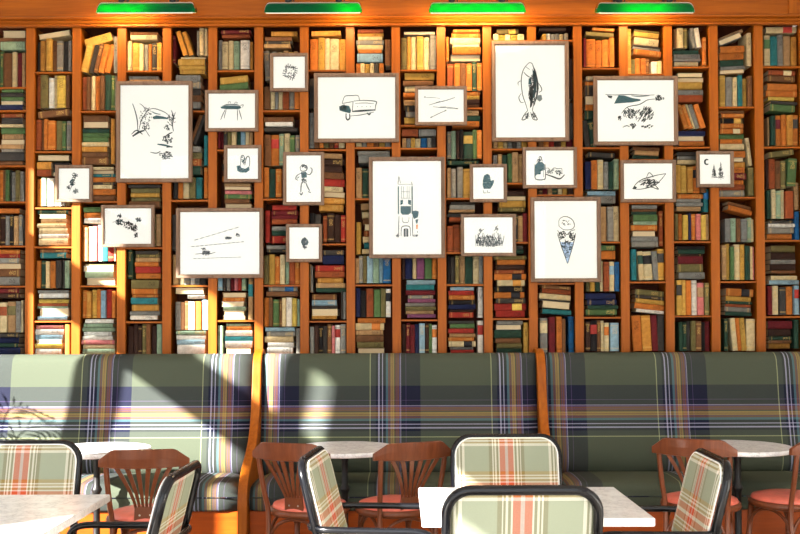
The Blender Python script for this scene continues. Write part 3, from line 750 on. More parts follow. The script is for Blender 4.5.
def d_trees(l, f):
    l('132,103 135,112 137,122 137,131', 1.1); l('138,131 141,120 145,113 149,107', .9); l('139,103 143,106 145,111', .7); l('145,111 152,108 160,110 166,113 171,118', .8)
    l('132,136 138,132 144,130', 2.2); l('144,128 149,136', .9); l('131,134 136,130 142,134', 1.2); l('171,110 173,117 172,124 173,131', 1.2); l('168,116 171,120 175,112', .8)
    scrib(l, 145, 116, 6, 9, 26, .7, seed=2); scrib(l, 145, 127, 4, 4, 12, .8, seed=3); scrib(l, 171, 119, 4, 6, 16, .8, seed=4); scrib(l, 167, 127, 3, 3, 8, .8, seed=5)
    f('152,116.5 156,115 162,116 168,117.5 168,118.8 160,118.6 153,118.8'); l('151,111 155,113 160,114', 1.0, 'teal_ink')
    scrib(l, 167, 139, 5, 4, 20, 1.0, 'ink', seed=6); l('164,137 168,134 172,132', 1.3); l('157,144 164,145 172,147', 1.8, 'teal_ink'); l('166,147 172,146.5', 1.6)
    l('150,152 156,153 160,151', 1.0); scrib(l, 165, 155, 7, 4, 18, .9, ang=8, ln=5, seed=7)
def d_branch_small(l, f):
    l('69,191 71,186 73,181 75,176', .6); scrib(l, 74, 175, 2.6, 2.6, 14, .7, seed=8); scrib(l, 71.5, 182, 2.2, 4, 20, .9, 'teal_ink', seed=9); scrib(l, 68, 187, 2, 2, 8, .7, seed=10); scrib(l, 75, 191, 2.6, 2.2, 14, .7, 'grey_ink', seed=11)
def d_blossom(l, f):
    l('112,222 118,221 125,222 130,226 134,232', .6); scrib(l, 119, 222, 4, 2.8, 20, 1.1, 'teal_ink', seed=12); scrib(l, 119, 215.5, 2, 1.3, 8, .8, seed=13); scrib(l, 128, 225, 4.5, 4, 30, .8, seed=14)
    scrib(l, 138, 219.5, 3, 1.8, 14, 1.0, seed=15); scrib(l, 134, 228, 3, 3.5, 18, .9, seed=16); scrib(l, 135.5, 235, 1.5, 2, 8, .9, seed=17)
def d_grill(l, f):
    f('220,106.5 224,105.4 232,105.2 240,105.6 241,107.6 238,108.8 226,108.8 221,108'); f('221,105.8 226,103.6 236,103.4 240,105.2 230,104.8', 'grey_ink')
    l('225,109 222.5,114 220.3,119.5', .8); l('226,109 224.6,114 223.8,118', .7); l('237,109 237.2,114 237,120', .8); l('238.5,109 240,114 241.5,119', .8); l('228,103.2 228,101.6 230,101.4 230,103', .5); l('234,103.2 235,101.8 237,102 236.6,103.2', .5); l('240,105 243,104.4 242,107', .6)
def d_wreath(l, f):
    for k in range(22):
        a = k * 6.283 / 22; q = 1 + .25 * math.sin(k * 5.1); x, y = 290 + 4.4 * q * math.cos(a), 71.5 + 5 * q * math.sin(a); l([(x, y), (x + 3 * math.cos(a + .5), y + 3 * math.sin(a + .5))], 1.1); l([(x, y), (x + 1.9 * math.cos(a - 1.0), y + 1.9 * math.sin(a - 1.0))], .8)
    scrib(l, 289, 71, 6, 6, 14, .7, seed=18)
def d_mug(l, f):
    f('236.3,165.5 240,165 241,167.5 245,168.5 249,166 249.3,170 246,172.3 240,172.2 237,170.5'); l('240,165.5 240.5,160 241,156 243,155 244,158 243,164', .9); l('244.5,165 246,158 247.5,156 249.3,158 249.2,166', 1.0); scrib(l, 243, 160, 2, 4, 10, .8, 'teal_ink', seed=20); l('239,168 241,169.5 244,169', .8, 'paper')
def d_player(l, f):
    l('300,167 302,164.5 305,165 307,167 306,170 303,171 300.5,170 300,167', 1.0); scrib(l, 304, 166, 2.5, 1.6, 8, .9, seed=21); f('300.6,172 306,171.6 306.8,177 301.6,178'); f('302,173 304,172.6 304.4,175 302.4,175.4', 'ink')
    l('300.6,173 297,175 295.5,178.5 298,180', 1.0); l('306,173 309,174.5 311.5,172 311.8,168.5 310,167.5', 1.0); scrib(l, 303.5, 180.5, 2.4, 2, 12, .7, seed=22)
    l('301.5,182 300.8,187 300.6,192', 1.2); l('305.5,182 307.5,187 309.6,190.5', 1.2); l('299.5,192.5 301,194.6 302.6,192', 1.3); l('308,191.4 310.6,192.4', 1.4); l('297,178 299,176.5', 1.4, 'teal_ink')
def d_tracks(l, f):
    def dash(a, b, n, w):
        for k in range(n):
            t, u = k / n, (k + .7) / n; l([(a[0] + (b[0] - a[0]) * t, a[1] + (b[1] - a[1]) * t), (a[0] + (b[0] - a[0]) * u, a[1] + (b[1] - a[1]) * u)], w)
    dash((194, 240), (240, 226.5), 8, .9); dash((191, 246.5), (245, 241.5), 12, 1.0); dash((193, 258.5), (242, 257), 11, .8)
    scrib(l, 228, 238, 3.4, 1.2, 12, 1.0, ang=10, seed=23); scrib(l, 237.5, 235, 2.4, 1.4, 8, .8, seed=24); l('195,254 202,253.4 209,253.8 215,252', .8); scrib(l, 206, 252.5, 4, 2.3, 24, .9, seed=25); scrib(l, 203, 249, 2.4, 1, 6, .7, seed=26)
def d_truck(l, f):
    l('342,103 344,97 346,95.4 352,95 358,95.2 359.5,100.5', .8); l('342,103 348,102 354,100.8', .7); l('354,100.5 365,100 376,101.2 375.6,105 375,110.5', .9); l('352,111 362,110.4 375,109.6', 2.0); l('353,101.5 352.2,111', 1.0)
    f('339,106 343,104.5 349,105.5 351,110 350,113 344,111.5 339.4,110'); l('346,113 346,117.5 347.6,119.5 349.6,117.6 349.4,113.5', 1.6); l('350,115.6 358,115 366,113.6 374,111.6', .8); l('367,112.4 369,114.4 371,112.2', 1.4); scrib(l, 344, 107, 4, 3, 12, .8, seed=27)
    for x in (357, 361.5, 366, 370): l([(x, 106.4), (x + .9, 106.2)], .9, 'ink', False)
    l('355,103 365,102.6 374,103.4', .6)
def d_tower(l, f):
    for x in (398.4, 412.2): l([(x, 186), (x, 214)], 1.9, 'teal_ink', False)
    l('399,176 398,184', .9); l('399,176 400.6,183', .7); l('398.5,184 412.5,184', .6, 'ink', False); l('411.5,181.5 412.5,185', .8)
    for x in (401.5, 403.5, 407.2, 409.2): l([(x, 186), (x, 198)], .7, 'grey_ink', False)
    l('401,191.5 410,191.5', .5, 'ink', False); l('401,198 410.6,198', .6, 'ink', False)
    f('400.4,200 403,199.4 403,203.6 400.4,205'); f('408,199.4 411,200 411,205 408,203.6'); f('400.6,206 411,206 411,212.5 408.5,214.6 402.5,214.6 400.6,212.5'); f('412.4,211 416,210.4 418.8,211.4 418,217 414,219 412.6,216'); f('415.4,219.6 418.2,219 417.6,223 416,223.6'); f('416,224.6 418,224.4 417.6,229 416.2,229', 'orange_ink')
    l('399,216 398.6,226 398.6,236', .8); l('412.4,217 412.6,226 412.6,236', .8); l('402,217 403,222 408,222 409,217.4', .6); l('401,236 401.4,228 403.6,226 408,226 410,228 410.4,236', .9); f('403.6,229 405.6,228 405.6,236.6 403.6,236.6', 'ink'); f('406.2,228 408.2,229 408.2,236.6 406.2,236.6', 'ink')
    scrib(l, 397.5, 235.5, 1.6, 1.4, 6, .6, seed=28); scrib(l, 415.5, 235.6, 2.6, .9, 8, .6, seed=29); l('417.4,231 417.4,232.6', 1.0)
def d_rods(l, f):
    l('424,96.6 427,97 433,97 440,98', .4); l('424,96.6 425.6,96.4', 1.2, 'ink', False); l('429,104.6 438,102 447,99.8 455,97', .7); l('436,102.4 440,101.2', 1.3, 'ink', False); l('433,106.2 440,107 449,107 458,108.4', .6); l('440,106.8 446,106.7', 1.2, 'ink', False); l('447,108 458,108.6', .5); l('456,108.2 458.2,108.4', 1.3, 'ink', False)
    l('431,117 438,113.6 446,110', .6); l('430.5,117.3 432.4,116.3', 1.5, 'ink', False); l('444.4,110.8 446.4,109.8', 1.3, 'ink', False)
def d_fish(l, f):
    l('529.5,62 525,67 522.5,73 521.5,82 523,95 526,104 527.6,110', .9); l('529.5,62 532.5,63 534.5,69 537,76 538.4,86 537,97 533.6,105 532.6,110', 1.0); f('532.6,68 535.2,72 536.8,80 536.6,90 534.6,97 532.8,98 534,88 533.8,78'); f('529,78 532,77 531.6,84 528.6,84')
    f('534,66 536,70 538,78 539,88 537.6,96 535.6,100 537,90 536.8,80 535,72', 'ink'); f('530,88 533,86 533.4,96 532,106 530,108 530.6,98', 'ink'); scrib(l, 533, 90, 3.4, 16, 50, .9, seed=61)
    l('524,71.5 528,75.6 533,77.5', .9); l('526,66 530,69', .7); scrib(l, 531, 92, 2.4, 9, 34, .8, seed=30); scrib(l, 534.5, 80, 2, 10, 26, .9, seed=31); l('538,82 541,86 542,90 539.4,92', .9); l('521.5,93 519,97 521,102 524,102', .8); l('521.5,80 518.4,82 518.6,85', .7); f('538,95 541.6,94.4 542.6,99 539.8,101.4 537,99', 'grey_ink')
    l('528,110 524.6,114 522,119.6 526.6,118 528.8,112', 1.0); l('532.4,110 534.6,114 537.4,119.4 533,118.6 530.8,112', 1.0); scrib(l, 527, 115.5, 2, 3, 10, .7, seed=32); scrib(l, 533.6, 115.5, 2, 3, 12, .8, seed=33)
def d_mitten(l, f):
    f('483,179.5 484.4,175 487.5,173.4 490,175 491,180.6 493.6,179.6 494.4,181 492.6,185.6 490.4,188.6 484,188.6 482.8,185'); l('483.6,178.4 490.4,178', .7, 'paper', False); l('483.2,182.4 490.6,182.4', .8, 'paper', False); l('483.6,185.6 490.6,185.8', .5, 'paper', False)
    l('483.4,190 484,192.6 486.6,192.6', .6); l('487.4,190 488,192.6 490.2,192', .6)
def d_flowers(l, f):
    for k in range(26):
        x = 476 + k * 1.05; l([(x, 246), (x + math.sin(k * 2.1) * 1.2, 241), (x + math.sin(k * 1.3) * 2.4, 234.5 - 2 * math.sin(k * .9))], .6)
    scrib(l, 489, 241, 14, 5.5, 80, .9, seed=35); l('479,235 482,230.6 484.4,228.8', .6); l('494,231 497,227.4', .8); l('496,233 498.6,229', .6); scrib(l, 497, 227.6, 1.3, 2, 6, .7, seed=36); scrib(l, 480.6, 230, 1.6, 1.6, 6, .6, seed=37)
def d_bottle(l, f):
    l('539,157.6 540.6,156 541.8,158 542.6,161', 1.0); l('537,162 538.4,159 540,160', .8); f('535.4,165 538,161.8 542.4,161.6 544.8,164 545,169.6 541,171 541,174 537.5,174 535.4,176'); l('535.2,164 535.2,177 538,179.4 543,179.4 545.6,177.4 545.4,164', 1.1); l('543.4,166 543.8,177', .8, 'grey_ink')
    f('539.8,157.4 541.6,160 539.4,162 537.6,163', 'ink'); l('546,168 549,168 550,172 554,167.8 558,168.4 562,168.4 562,173', .7); scrib(l, 551, 171, 4, 2.6, 14, .7, 'grey_ink', seed=38); l('546,174 553,176.4 560,178.6 564.8,174.4', 1.5); scrib(l, 559, 172, 3.6, 3, 14, .7, seed=39)
def d_cone(l, f):
    l('559.4,226 559.6,219.6 564,216.4 569.4,217.2 573.8,221 574.6,226.6 571,229.4 564,229.4 559.4,226', .8); scrib(l, 567, 222, 4.4, 3.6, 8, .7, seed=40); l('558,230 560,233 564,231 567,234.6 571,231 575.4,229.6', .9); scrib(l, 562, 235, 4, 3.6, 18, .9, seed=41); scrib(l, 572, 236, 3, 4.4, 18, 1.0, seed=42)
    f('560.4,242 574.4,242 568.4,263 567,263', 'blue_ink'); l('558,233 561,244 567.6,263.4', .9); l('576,233 573.6,244 567.8,263.4', .9); scrib(l, 567.2, 246, 5, 6, 30, .8, seed=43); scrib(l, 567.4, 255, 2, 4, 10, .6, seed=44)
def d_dune(l, f):
    f('619,94.8 625,95 633,97.6 641,98.8 641,100.4 632,102 622,102.6 614.4,103.2'); f('607.4,94.6 613,95.4 612,98 609,97', 'ink'); l('606,93.8 616,94.4 630,94 645,94.8 655,94.4', .8); l('632,95.2 640,96 650,95.2', 1.2, 'grey_ink'); scrib(l, 660, 97.6, 4.4, 2.8, 20, .9, seed=45)
    l('622,113 628,106.6 640,104 648,99.6 656,98.6', .9); scrib(l, 630, 113, 6, 4.4, 26, .9, ang=60, ln=5, seed=46); scrib(l, 644, 114, 10, 7, 44, .8, ang=-60, ln=6, seed=47); scrib(l, 620, 118, 1.4, 2, 8, 1.1, seed=48); scrib(l, 633, 125, 3, 3, 10, 1.0, ang=75, seed=49); scrib(l, 647, 126, 7, 1.6, 12, 1.0, ang=-15, seed=50); l('623,127 627,125.4 630,126.6', .9)
def d_swallow(l, f):
    l('633,188.6 637,183 643,179 650,177 657,175 666.4,173.4', 1.0); l('633,188.6 640,189 648,187.6 656,184.6 662,179 666.4,173.4', .9); l('647,177.4 649.4,172.4 652.6,174.6 653.6,177', .8); l('646,187 652,187 659,189 656,185 660.4,182', .9); scrib(l, 649, 182.4, 9, 3.4, 50, .8, ang=-25, ln=4, seed=51); f('633,188.8 635,185.6 637.4,187 636,189', 'ink')
def d_pines(l, f):
    l([(707.6 + 2.1 * math.cos(t), 161.6 + 2.5 * math.sin(t)) for t in [-.9 - k * .5 for k in range(10)]], 1.9)
    for cx, t, b in ((714.6, 164, 176), (721.4, 161.6, 178)):
        l([(cx, t), (cx, b + 1.6)], .6, 'ink', False)
        for k in range(9):
            y = t + 1.5 + (b - t - 1) * k / 9; w = .7 + 2.1 * (k / 9); l([(cx - w, y + 1.4), (cx, y), (cx + w, y + 1.4)], .7, 'ink', False)
    scrib(l, 714.6, 172, 1.8, 4, 12, .6, seed=52); scrib(l, 721.4, 172, 2, 5, 16, .7, seed=53); l('712,177.6 718,177 725,176.6', .6)
FL = [('large portrait frame with drawing of trees arching over a stream', d_trees), ('small frame, sketch of a leafy flower sprig, left end of wall', d_branch_small), ('small landscape frame with dark blossom branch, below the large tree drawing', d_blossom),
 ('small landscape frame with drawing of a barbecue grill on thin legs', d_grill), ('small square frame with a wreath of twigs, near the top shelf', d_wreath), ('small square frame showing a dark cup holding two pale shapes', d_mug),
 ('small portrait frame with sketch of a ball player raising one arm', d_player), ('wide frame with three dashed slanting lines and small sketches', d_tracks), ('small square frame with one tiny dark leaf cluster in the centre', None),
 ('large landscape frame with drawing of an old pickup truck', d_truck), ('large portrait frame with drawing of a tall stone tower', d_tower), ('small landscape frame with four thin arrow-like crossing lines', d_rods),
 ('large portrait frame with drawing of a fish hanging head up', d_fish), ('small frame with drawing of a dark striped mitten', d_mitten), ('small landscape frame with drawing of a row of wild flowers', d_flowers),
 ('small landscape frame with dark bottle and a tray of cups', d_bottle), ('large portrait frame with drawing of a double scoop ice cream cone', d_cone), ('large landscape frame with dark dune and beach grass drawing', d_dune),
 ('landscape frame with drawing of a diving swallow-like bird', d_swallow), ('small square frame with two pine trees and a letter C', d_pines)]
def d_leaf(l, f):
    scrib(l, 304.5, 241.5, 3.2, 3.6, 30, 1.0, 'teal_ink', seed=54); f('304,236.6 306,239 305,242 303,240'); f('301,240 303.4,241 303,244 301.4,243'); f('306.6,240.6 308.6,242 307,245 305.6,243.6'); l('304.6,242 304.4,246 304.6,249.4', .9); scrib(l, 304.5, 246, 1.8, 2.4, 10, .8, seed=55)
for box, (lab, dr) in zip(FRAMES, FL): framed(box, lab, dr or d_leaf, 3.2 if box[1] - box[0] < 60 else 3.8)
# ------------------------------------------------------------------ picture lamps over the cornice
def lamp(u0, u1, lit, label):
    y = -.20; a, b = P(u0, 15, y), P(u1, 15, y); cx = (a.x + b.x) / 2; L = (b.x - a.x); z = a.z; H = P(u0, 2, y).z - z
    root = thing('library_lamp', label, 'lamp', (cx, y, z), group='green glass lamps along the cornice')
    m = MB(); seg = 28; n = 14; rr = .05; rows = []
    # trough: half round section whose ends are closed by rounded noses
    for i in range(seg + 1):
        t = -math.cos(math.pi * i / seg); x = t * L / 2; k = 1.0; e = (1 - abs(t)) * L / 2
        if e < .03: k = math.sqrt(max(.0, 1 - ((.03 - e) / .03) ** 2)) * .6 + .4
        rows.append([(x, -rr * math.cos(math.pi * j / n) * (.7 + .3 * k), .03 * j / n + (H - .012) * math.sin(math.pi * j / n) ** .8 * k) for j in range(n + 1)])
    th = .003
    idx = [m.add(r) for r in rows]; idi = [m.add([(x * .985, y_ * .95, max(0, z_ - th)) for x, y_, z_ in r]) for r in rows]
    for i in range(seg):
        for j in range(n):
            m.face((idx[i] + j, idx[i] + j + 1, idx[i + 1] + j + 1, idx[i + 1] + j), None, 0, True)
    m.face([idx[0] + j for j in range(n + 1)], None, 0); m.face([idx[-1] + j for j in range(n + 1)][::-1], None, 0)
    m.build('glass_shade', M['shade'], root, fix=False)
    m = MB(); loop = [(-L / 2, -rr, 0), (L / 2, -rr, 0), (L / 2, rr, 0), (-L / 2, rr, 0)]
    m.tube([(-L / 2 + .012, -rr + .004, -.002), (L / 2 - .012, -rr + .004, -.002)], .0045, 8); m.tube([(-L / 2 + .012, rr, .03), (L / 2 - .012, rr, .03)], .0035, 6); m.build('frosted_lip', M['frost'], root)
    for k, s in enumerate((-.26, .26)):
        m = MB(); m.tube(spline([(s * L, 0, H), (s * L, .0, H + .05), (s * L, .06, H + .11), (s * L, .12, H + .10), (s * L, .166, H + .03)], 5), .009, 8); m.lathe([(.02, H - .004), (.022, H + .012), (.008, H + .02)], 12, c=(s * L, 0)); m.tube([(s * L + .035, 0, H - .002), (s * L + .035, .0, H + .02), (s * L + .03, .05, H + .09)], .004, 6)
        m.build('arm', M['iron'], root)
    for k in range(4):
        x = (-.36 + .24 * k) * L; on = k in lit
        m = MB(); m.lathe([(.004, -.0), (.012, .004), (.016, .014), (.016, .024), (.010, .036)], 12, c=(x, 0)); bo = m.build('bulb', M['bulb'] if on else M['bulb_off'], root); bo.location = (0, 0, .018)
        if on:
            ld = bpy.data.lights.new('lamp_light', 'POINT'); ld.energy = LAMPW; ld.color = (1, .64, .32); ld.shadow_soft_size = .02
            lo = bpy.data.objects.new('lamp_light', ld); COL.objects.link(lo); lo.parent = root; lo.location = (x, 0.02, .008)
LAMPW = 6.5
lamp(98, 196, (0, 1), 'leftmost green glass lamp on the cornice, above the tree drawing')
lamp(265, 362, (3,), 'second green glass lamp from left, above the pickup truck drawing')
lamp(429, 525, (0, 1, 2, 3), 'third green glass lamp from left, brightest, above the fish drawing')
lamp(596, 693, (1, 2), 'rightmost green glass lamp on the cornice, above the dune drawing')
# ------------------------------------------------------------------ banquettes
def banquette(x0, x1, label, us=0):
    root = thing('banquette', label, 'banquette', ((x0 + x1) / 2, -.3, 0), group='tartan banquettes along the bookcase'); w = (x1 - x0) / 2; ox = root.location.x - us
    # back cushion profile in y,z (y relative to root): starts at front bottom, runs up, rolls over the top, down the rear
    pr = [(.03, .47), (-.02, .50), (-.052, .56), (-.052, .64), (-.03, .75), (.0, .90), (.018, 1.03), (.03, 1.13), (.04, 1.175)]
    for k in range(1, 10):
        a = math.pi * k / 10; pr.append((.115 - .075 * math.cos(a), 1.175 + .075 * math.sin(a)))
    pr += [(.19, 1.175), (.2, .9), (.2, .47)]
    sub = spline([(p[0], p[1], 0) for p in pr[:9]], 2); pr = [(p.x, p.y) for p in sub] + pr[9:]
    pr = pr[::-1]
    L0 = 0
    m = MB(); n = len(pr); seg = 24
    # arc length is counted down from the top so that the tartan bands sit at fixed heights
    rows = []; e = .012
    for k in range(seg + 1):
        x = -w + 2 * w * k / seg; edge = min(1, (w - abs(x)) / .04); sh = (1 - math.sqrt(max(0, 1 - (1 - edge) ** 2))) * .02
        rows.append(m.add([(x, y + (sh if y < .1 else 0), z) for y, z in pr]))
    for k in range(seg):
        xa = ox - w + 2 * w * k / seg; xb = ox - w + 2 * w * (k + 1) / seg
        for i in range(n - 1):
            za, zb = vv(pr[i]), vv(pr[i + 1])
            m.face((rows[k] + i, rows[k] + i + 1, rows[k + 1] + i + 1, rows[k + 1] + i), [(xa, za), (xa, zb), (xb, zb), (xb, za)], 0, True)
    for rr in (rows[0], rows[-1]): m.face([rr + i for i in range(n)], [(0, p[1]) for p in pr], 0)
    m.build('back_cushion', M['booth'], root)
    m = MB(); sp = [(-.02, .40), (-.02, .505), (-.06, .515), (-.2, .522), (-.35, .522), (-.45, .517)]
    for k in range(1, 7):
        a = math.pi / 2 * k / 7; sp.append((-.45 - .065 * math.sin(a), .452 + .065 * math.cos(a)))
    sp += [(-.515, .44), (-.512, .37), (-.49, .355), (-.02, .355)]
    rows = []
    for k in range(seg + 1):
        x = -w + 2 * w * k / seg; edge = min(1, (w - abs(x)) / .035); sh = (1 - math.sqrt(max(0, 1 - (1 - edge) ** 2))) * .03
        rows.append(m.add([(x, y + (sh if y < -.4 else 0), z - (sh if z > .45 else 0)) for y, z in sp]))
    n = len(sp); L = [0]
    for i in range(n): L.append(L[-1] + math.dist(sp[i], sp[(i + 1) % n]))
    for k in range(seg):
        xa = ox - w + 2 * w * k / seg; xb = ox - w + 2 * w * (k + 1) / seg
        for i in range(n):
            j = (i + 1) % n; m.face((rows[k] + i, rows[k] + j, rows[k + 1] + j, rows[k + 1] + i), [(xa, L[i] * .5 + SEATV), (xa, L[i + 1] * .5 + SEATV), (xb, L[i + 1] * .5 + SEATV), (xb, L[i] * .5 + SEATV)], 0, True)
    for rr in (rows[0], rows[-1]): m.face([rr + i for i in range(n)], [p for p in sp], 0)
    so = m.build('seat_cushion', M['booth'], root)
    m = MB(); pts = [(-w + .01, -.514, .437), (w - .01, -.514, .437)]; m.tube(pts, .004, 6); m.build('piping', M['booth'], so)
    m = MB(); m.box(-w, w, -.47, .18, .0, .352, bev=.003)
    for k in range(1, 4): x = -w + 2 * w * k / 4; m.box(x - .02, x + .02, -.478, -.47, .06, .35)
    m.build('plinth', M['oak_base'], root)
    m = MB(); m.box(-w, w, .02, .18, .352, .47); m.build('rear_rail', M['oak_base'], root)
def vv(p):
    # band position along the back: measured down from the crown
    y, z = p
    return BV + z if z < 1.175 else BV + 1.175 + .075 * math.pi / 2 * (1 + 0) * ((1 - math.cos(math.atan2(z - 1.175, .115 - y))) if y < .115 else 1 + (y - .115) / .075)
BV, SEATV = .161, .448
def endpanel(px, label):
    x = (P(px, 400, -.25)).x
    yz = [(-.06, 0), (-.87, 0), (-.87, .40), (-.855, .47), (-.80, .545), (-.70, .61), (-.58, .665), (-.47, .73), (-.395, .82), (-.345, .93), (-.31, 1.04), (-.29, 1.14), (-.265, 1.21), (-.22, 1.255), (-.15, 1.275), (-.09, 1.27), (-.06, 1.25)]
    s = spline([(a, b, 0) for a, b in yz[2:]], 4); poly = [yz[0], yz[1]] + [(p.x, p.y) for p in s]
    cy = -.45; m = MB(); m.prism(poly, lambda a, b: (-.0275, a - cy, b), lambda a, b: (.0275, a - cy, b))
    o = m.build('divider_panel', M['oak'], None); o.location = (x, cy, 0); bv = o.modifiers.new('bevel', 'BEVEL'); bv.width = .006; bv.segments = 2; bv.limit_method = 'ANGLE'; bv.angle_limit = rad(50)
    return tag(o, label, 'seat divider', 'curved wooden dividers between the banquettes'), x
e1, xa = endpanel(257.5, 'curved orange oak divider left of centre, between the first two banquettes')
e2, xb = endpanel(541, 'curved oak divider right of centre, behind the plaid chairs')
banquette(XL + .05, xa - .029, 'left green tartan banquette, striped with sunlight and plant shadow', .158)
banquette(xa + .029, xb - .029, 'middle green tartan banquette between the two wooden dividers', .449)
banquette(xb + .029, XR - .1, 'right green tartan banquette, the most shaded one', -.038)
# ------------------------------------------------------------------ chairs
def rrect(w, z0, z1, r, n=6, closed_bottom=False):
    """inverted U path (x,z)"""
    pts = [(-w, z0)]
    for k in range(n + 1): a = math.pi - math.pi / 2 * k / n; pts.append((-w + r + r * math.cos(a), z1 - r + r * math.sin(a)))
    for k in range(n + 1): a = math.pi / 2 - math.pi / 2 * k / n; pts.append((w - r + r * math.cos(a), z1 - r + r * math.sin(a)))
    pts.append((w, z0)); return pts
SL = .25  # backwards lean
def by(z): return -.235 - (z - .44) * SL
def upholstered(label, loc, rz):
    root = thing('tub_chair', label, 'chair', loc, rz, 'plaid armchairs with black tube frames')
    m = MB(); pts = []
    for x, z in rrect(.262, .40, .862, .085, 7): pts.append((x, by(z) - .018, z))
    m.tube(pts, .018, 12); m.build('back_frame', M['black'], root)
    # back cushion: rounded slab, bowed, uv in metres
    def slab(mb, hw, z0, z1, r, yo, th, bow, nz=14, nx=14, n=6):
        def wid(z):
            if z > z1 - r: return hw - r + math.sqrt(max(0, r * r - (z - z1 + r) ** 2))
            if z < z0 + r: return hw - r + math.sqrt(max(0, r * r - (z0 + r - z) ** 2))
            return hw
        zs = [z0 + (z1 - z0) * (.5 - .5 * math.cos(math.pi * i / nz)) for i in range(nz + 1)]; G = []
        for side in (0, 1):
            g = []
            for z in zs:
                row = []
                for j in range(nx + 1):
                    t = math.sin((-1 + 2 * j / nx) * math.pi / 2); ww = max(wid(z), .02); x = t * ww; q = min(1, min(ww - abs(x), z1 - z, z - z0) / .025); q = math.sqrt(max(0, 1 - (1 - q) ** 2))
                    y = by(z) + yo + (th * q + bow * (1 - t * t) if side else -.012 * q)
                    row.append((x, y, z))
                g.append(mb.add([p for p in row]))
            G.append(g)
        for side in (0, 1):
            for i in range(nz):
                for j in range(nx):
                    a, b = G[side][i] + j, G[side][i + 1] + j
                    vs = [a, a + 1, b + 1, b]; mb.face(vs, [(mb.v[v][0], mb.v[v][2]) for v in vs], 0, True)
        for i in range(nz):
            for j in (0, nx):
                vs = [G[0][i] + j, G[0][i + 1] + j, G[1][i + 1] + j, G[1][i] + j]; mb.face(vs, [(mb.v[v][0], mb.v[v][2]) for v in vs], 0, True)
        for j in range(nx):
            for i in (0, nz):
                vs = [G[0][i] + j, G[0][i] + j + 1, G[1][i] + j + 1, G[1][i] + j]; mb.face(vs, [(mb.v[v][0], mb.v[v][2]) for v in vs], 0, True)
    m = MB(); slab(m, .256, .455, .860, .084, -.003, .018, .0); back = m.build('backrest', M['chair_plaid'], root)
    m = MB(); pts = [(x, by(z) + .006, z) for x, z in rrect(.2555, .50, .8605, .084, 8)]; m.tube(pts, .0035, 6); m.build('piping', M['paper'], back)
    # seat
    m = MB(); prof = [(-.24, .405), (.19, .405), (.215, .42), (.22, .445), (.21, .47), (.18, .482), (.0, .49), (-.2, .48), (-.24, .465)]
    m.sweepx(prof, -.235, .235, 10, bulge=lambda x, y, z: (x, y, z - .03 * max(0, abs(x) - .19) / .045 * (1 if z > .44 else 0))); m.build('seat', M['chair_plaid'], root)
    m = MB(); m.tube([(-.25, -.25, .40), (-.25, .21, .40), (.25, .21, .40), (.25, -.25, .40)], .011, 8, closed=True); m.build('seat_frame', M['black'], root)
    # arm loop passes behind the back, runs forward and turns down into the front legs
    az = .592; yb = by(az) - .052; path = []
    half = [(0, yb, az), (.17, yb, az), (.24, yb + .012, az), (.276, yb + .06, az), (.285, yb + .14, az), (.287, .03, az), (.287, .12, az), (.287, .175, az - .012), (.287, .205, az - .05), (.287, .21, az - .12)]
    path = [Vector((-x, y, z)) for x, y, z in half[::-1][:-1]] + [Vector(p) for p in half]
    m = MB(); m.tube(spline(path, 4), .0145, 10); m.build('arm_rail', M['black'], root)
    for s in (-1, 1):
        m = MB(); m.tube([(s * .287, .21, az - .115), (s * .285, .222, 0.0)], .0145, 10); m.build('leg', M['black'], root)
        m = MB(); m.tube(spline([(s * .262, by(.42) - .018, .42), (s * .262, -.26, .3), (s * .264, -.29, 0.0)], 4), .016, 10); m.build('leg', M['black'], root)
        m = MB(); m.tube([(s * .25, .205, .402), (s * .287, .212, .43)], .01, 8); m.build('bracket', M['black'], root)
    return root
def place_up(xt, yt, face, first, label):
    """stand the chair so that the top of its back is at xt, yt; face = direction faced, degrees from +Y clockwise"""
    a = rad(-face); d = by(.86); ox, oy = xt - (-math.sin(a) * d), yt - (math.cos(a) * d)
    if first is None: return upholstered(label, (ox, oy, 0), a)
    return dup(first, (ox, oy, 0), a, label)
g = place_up(.53, -1.56, 180, None, 'upholstered plaid armchair facing the camera across the central white table')
place_up(.42, -3.14, 0, g, 'nearest plaid armchair seen from behind, black tube back at bottom centre')
place_up(-1.81, -1.77, 180, g, 'plaid armchair at the left edge, behind the grey marble table')
place_up(-.865, -2.67, -88, g, 'plaid armchair side on, right of the grey marble table')
place_up(-.372, -2.20, 96, g, 'plaid armchair with shiny blue-lit tube back, left of the central table')
place_up(1.31, -2.33, -88, g, 'plaid armchair side on, right of the central white table')
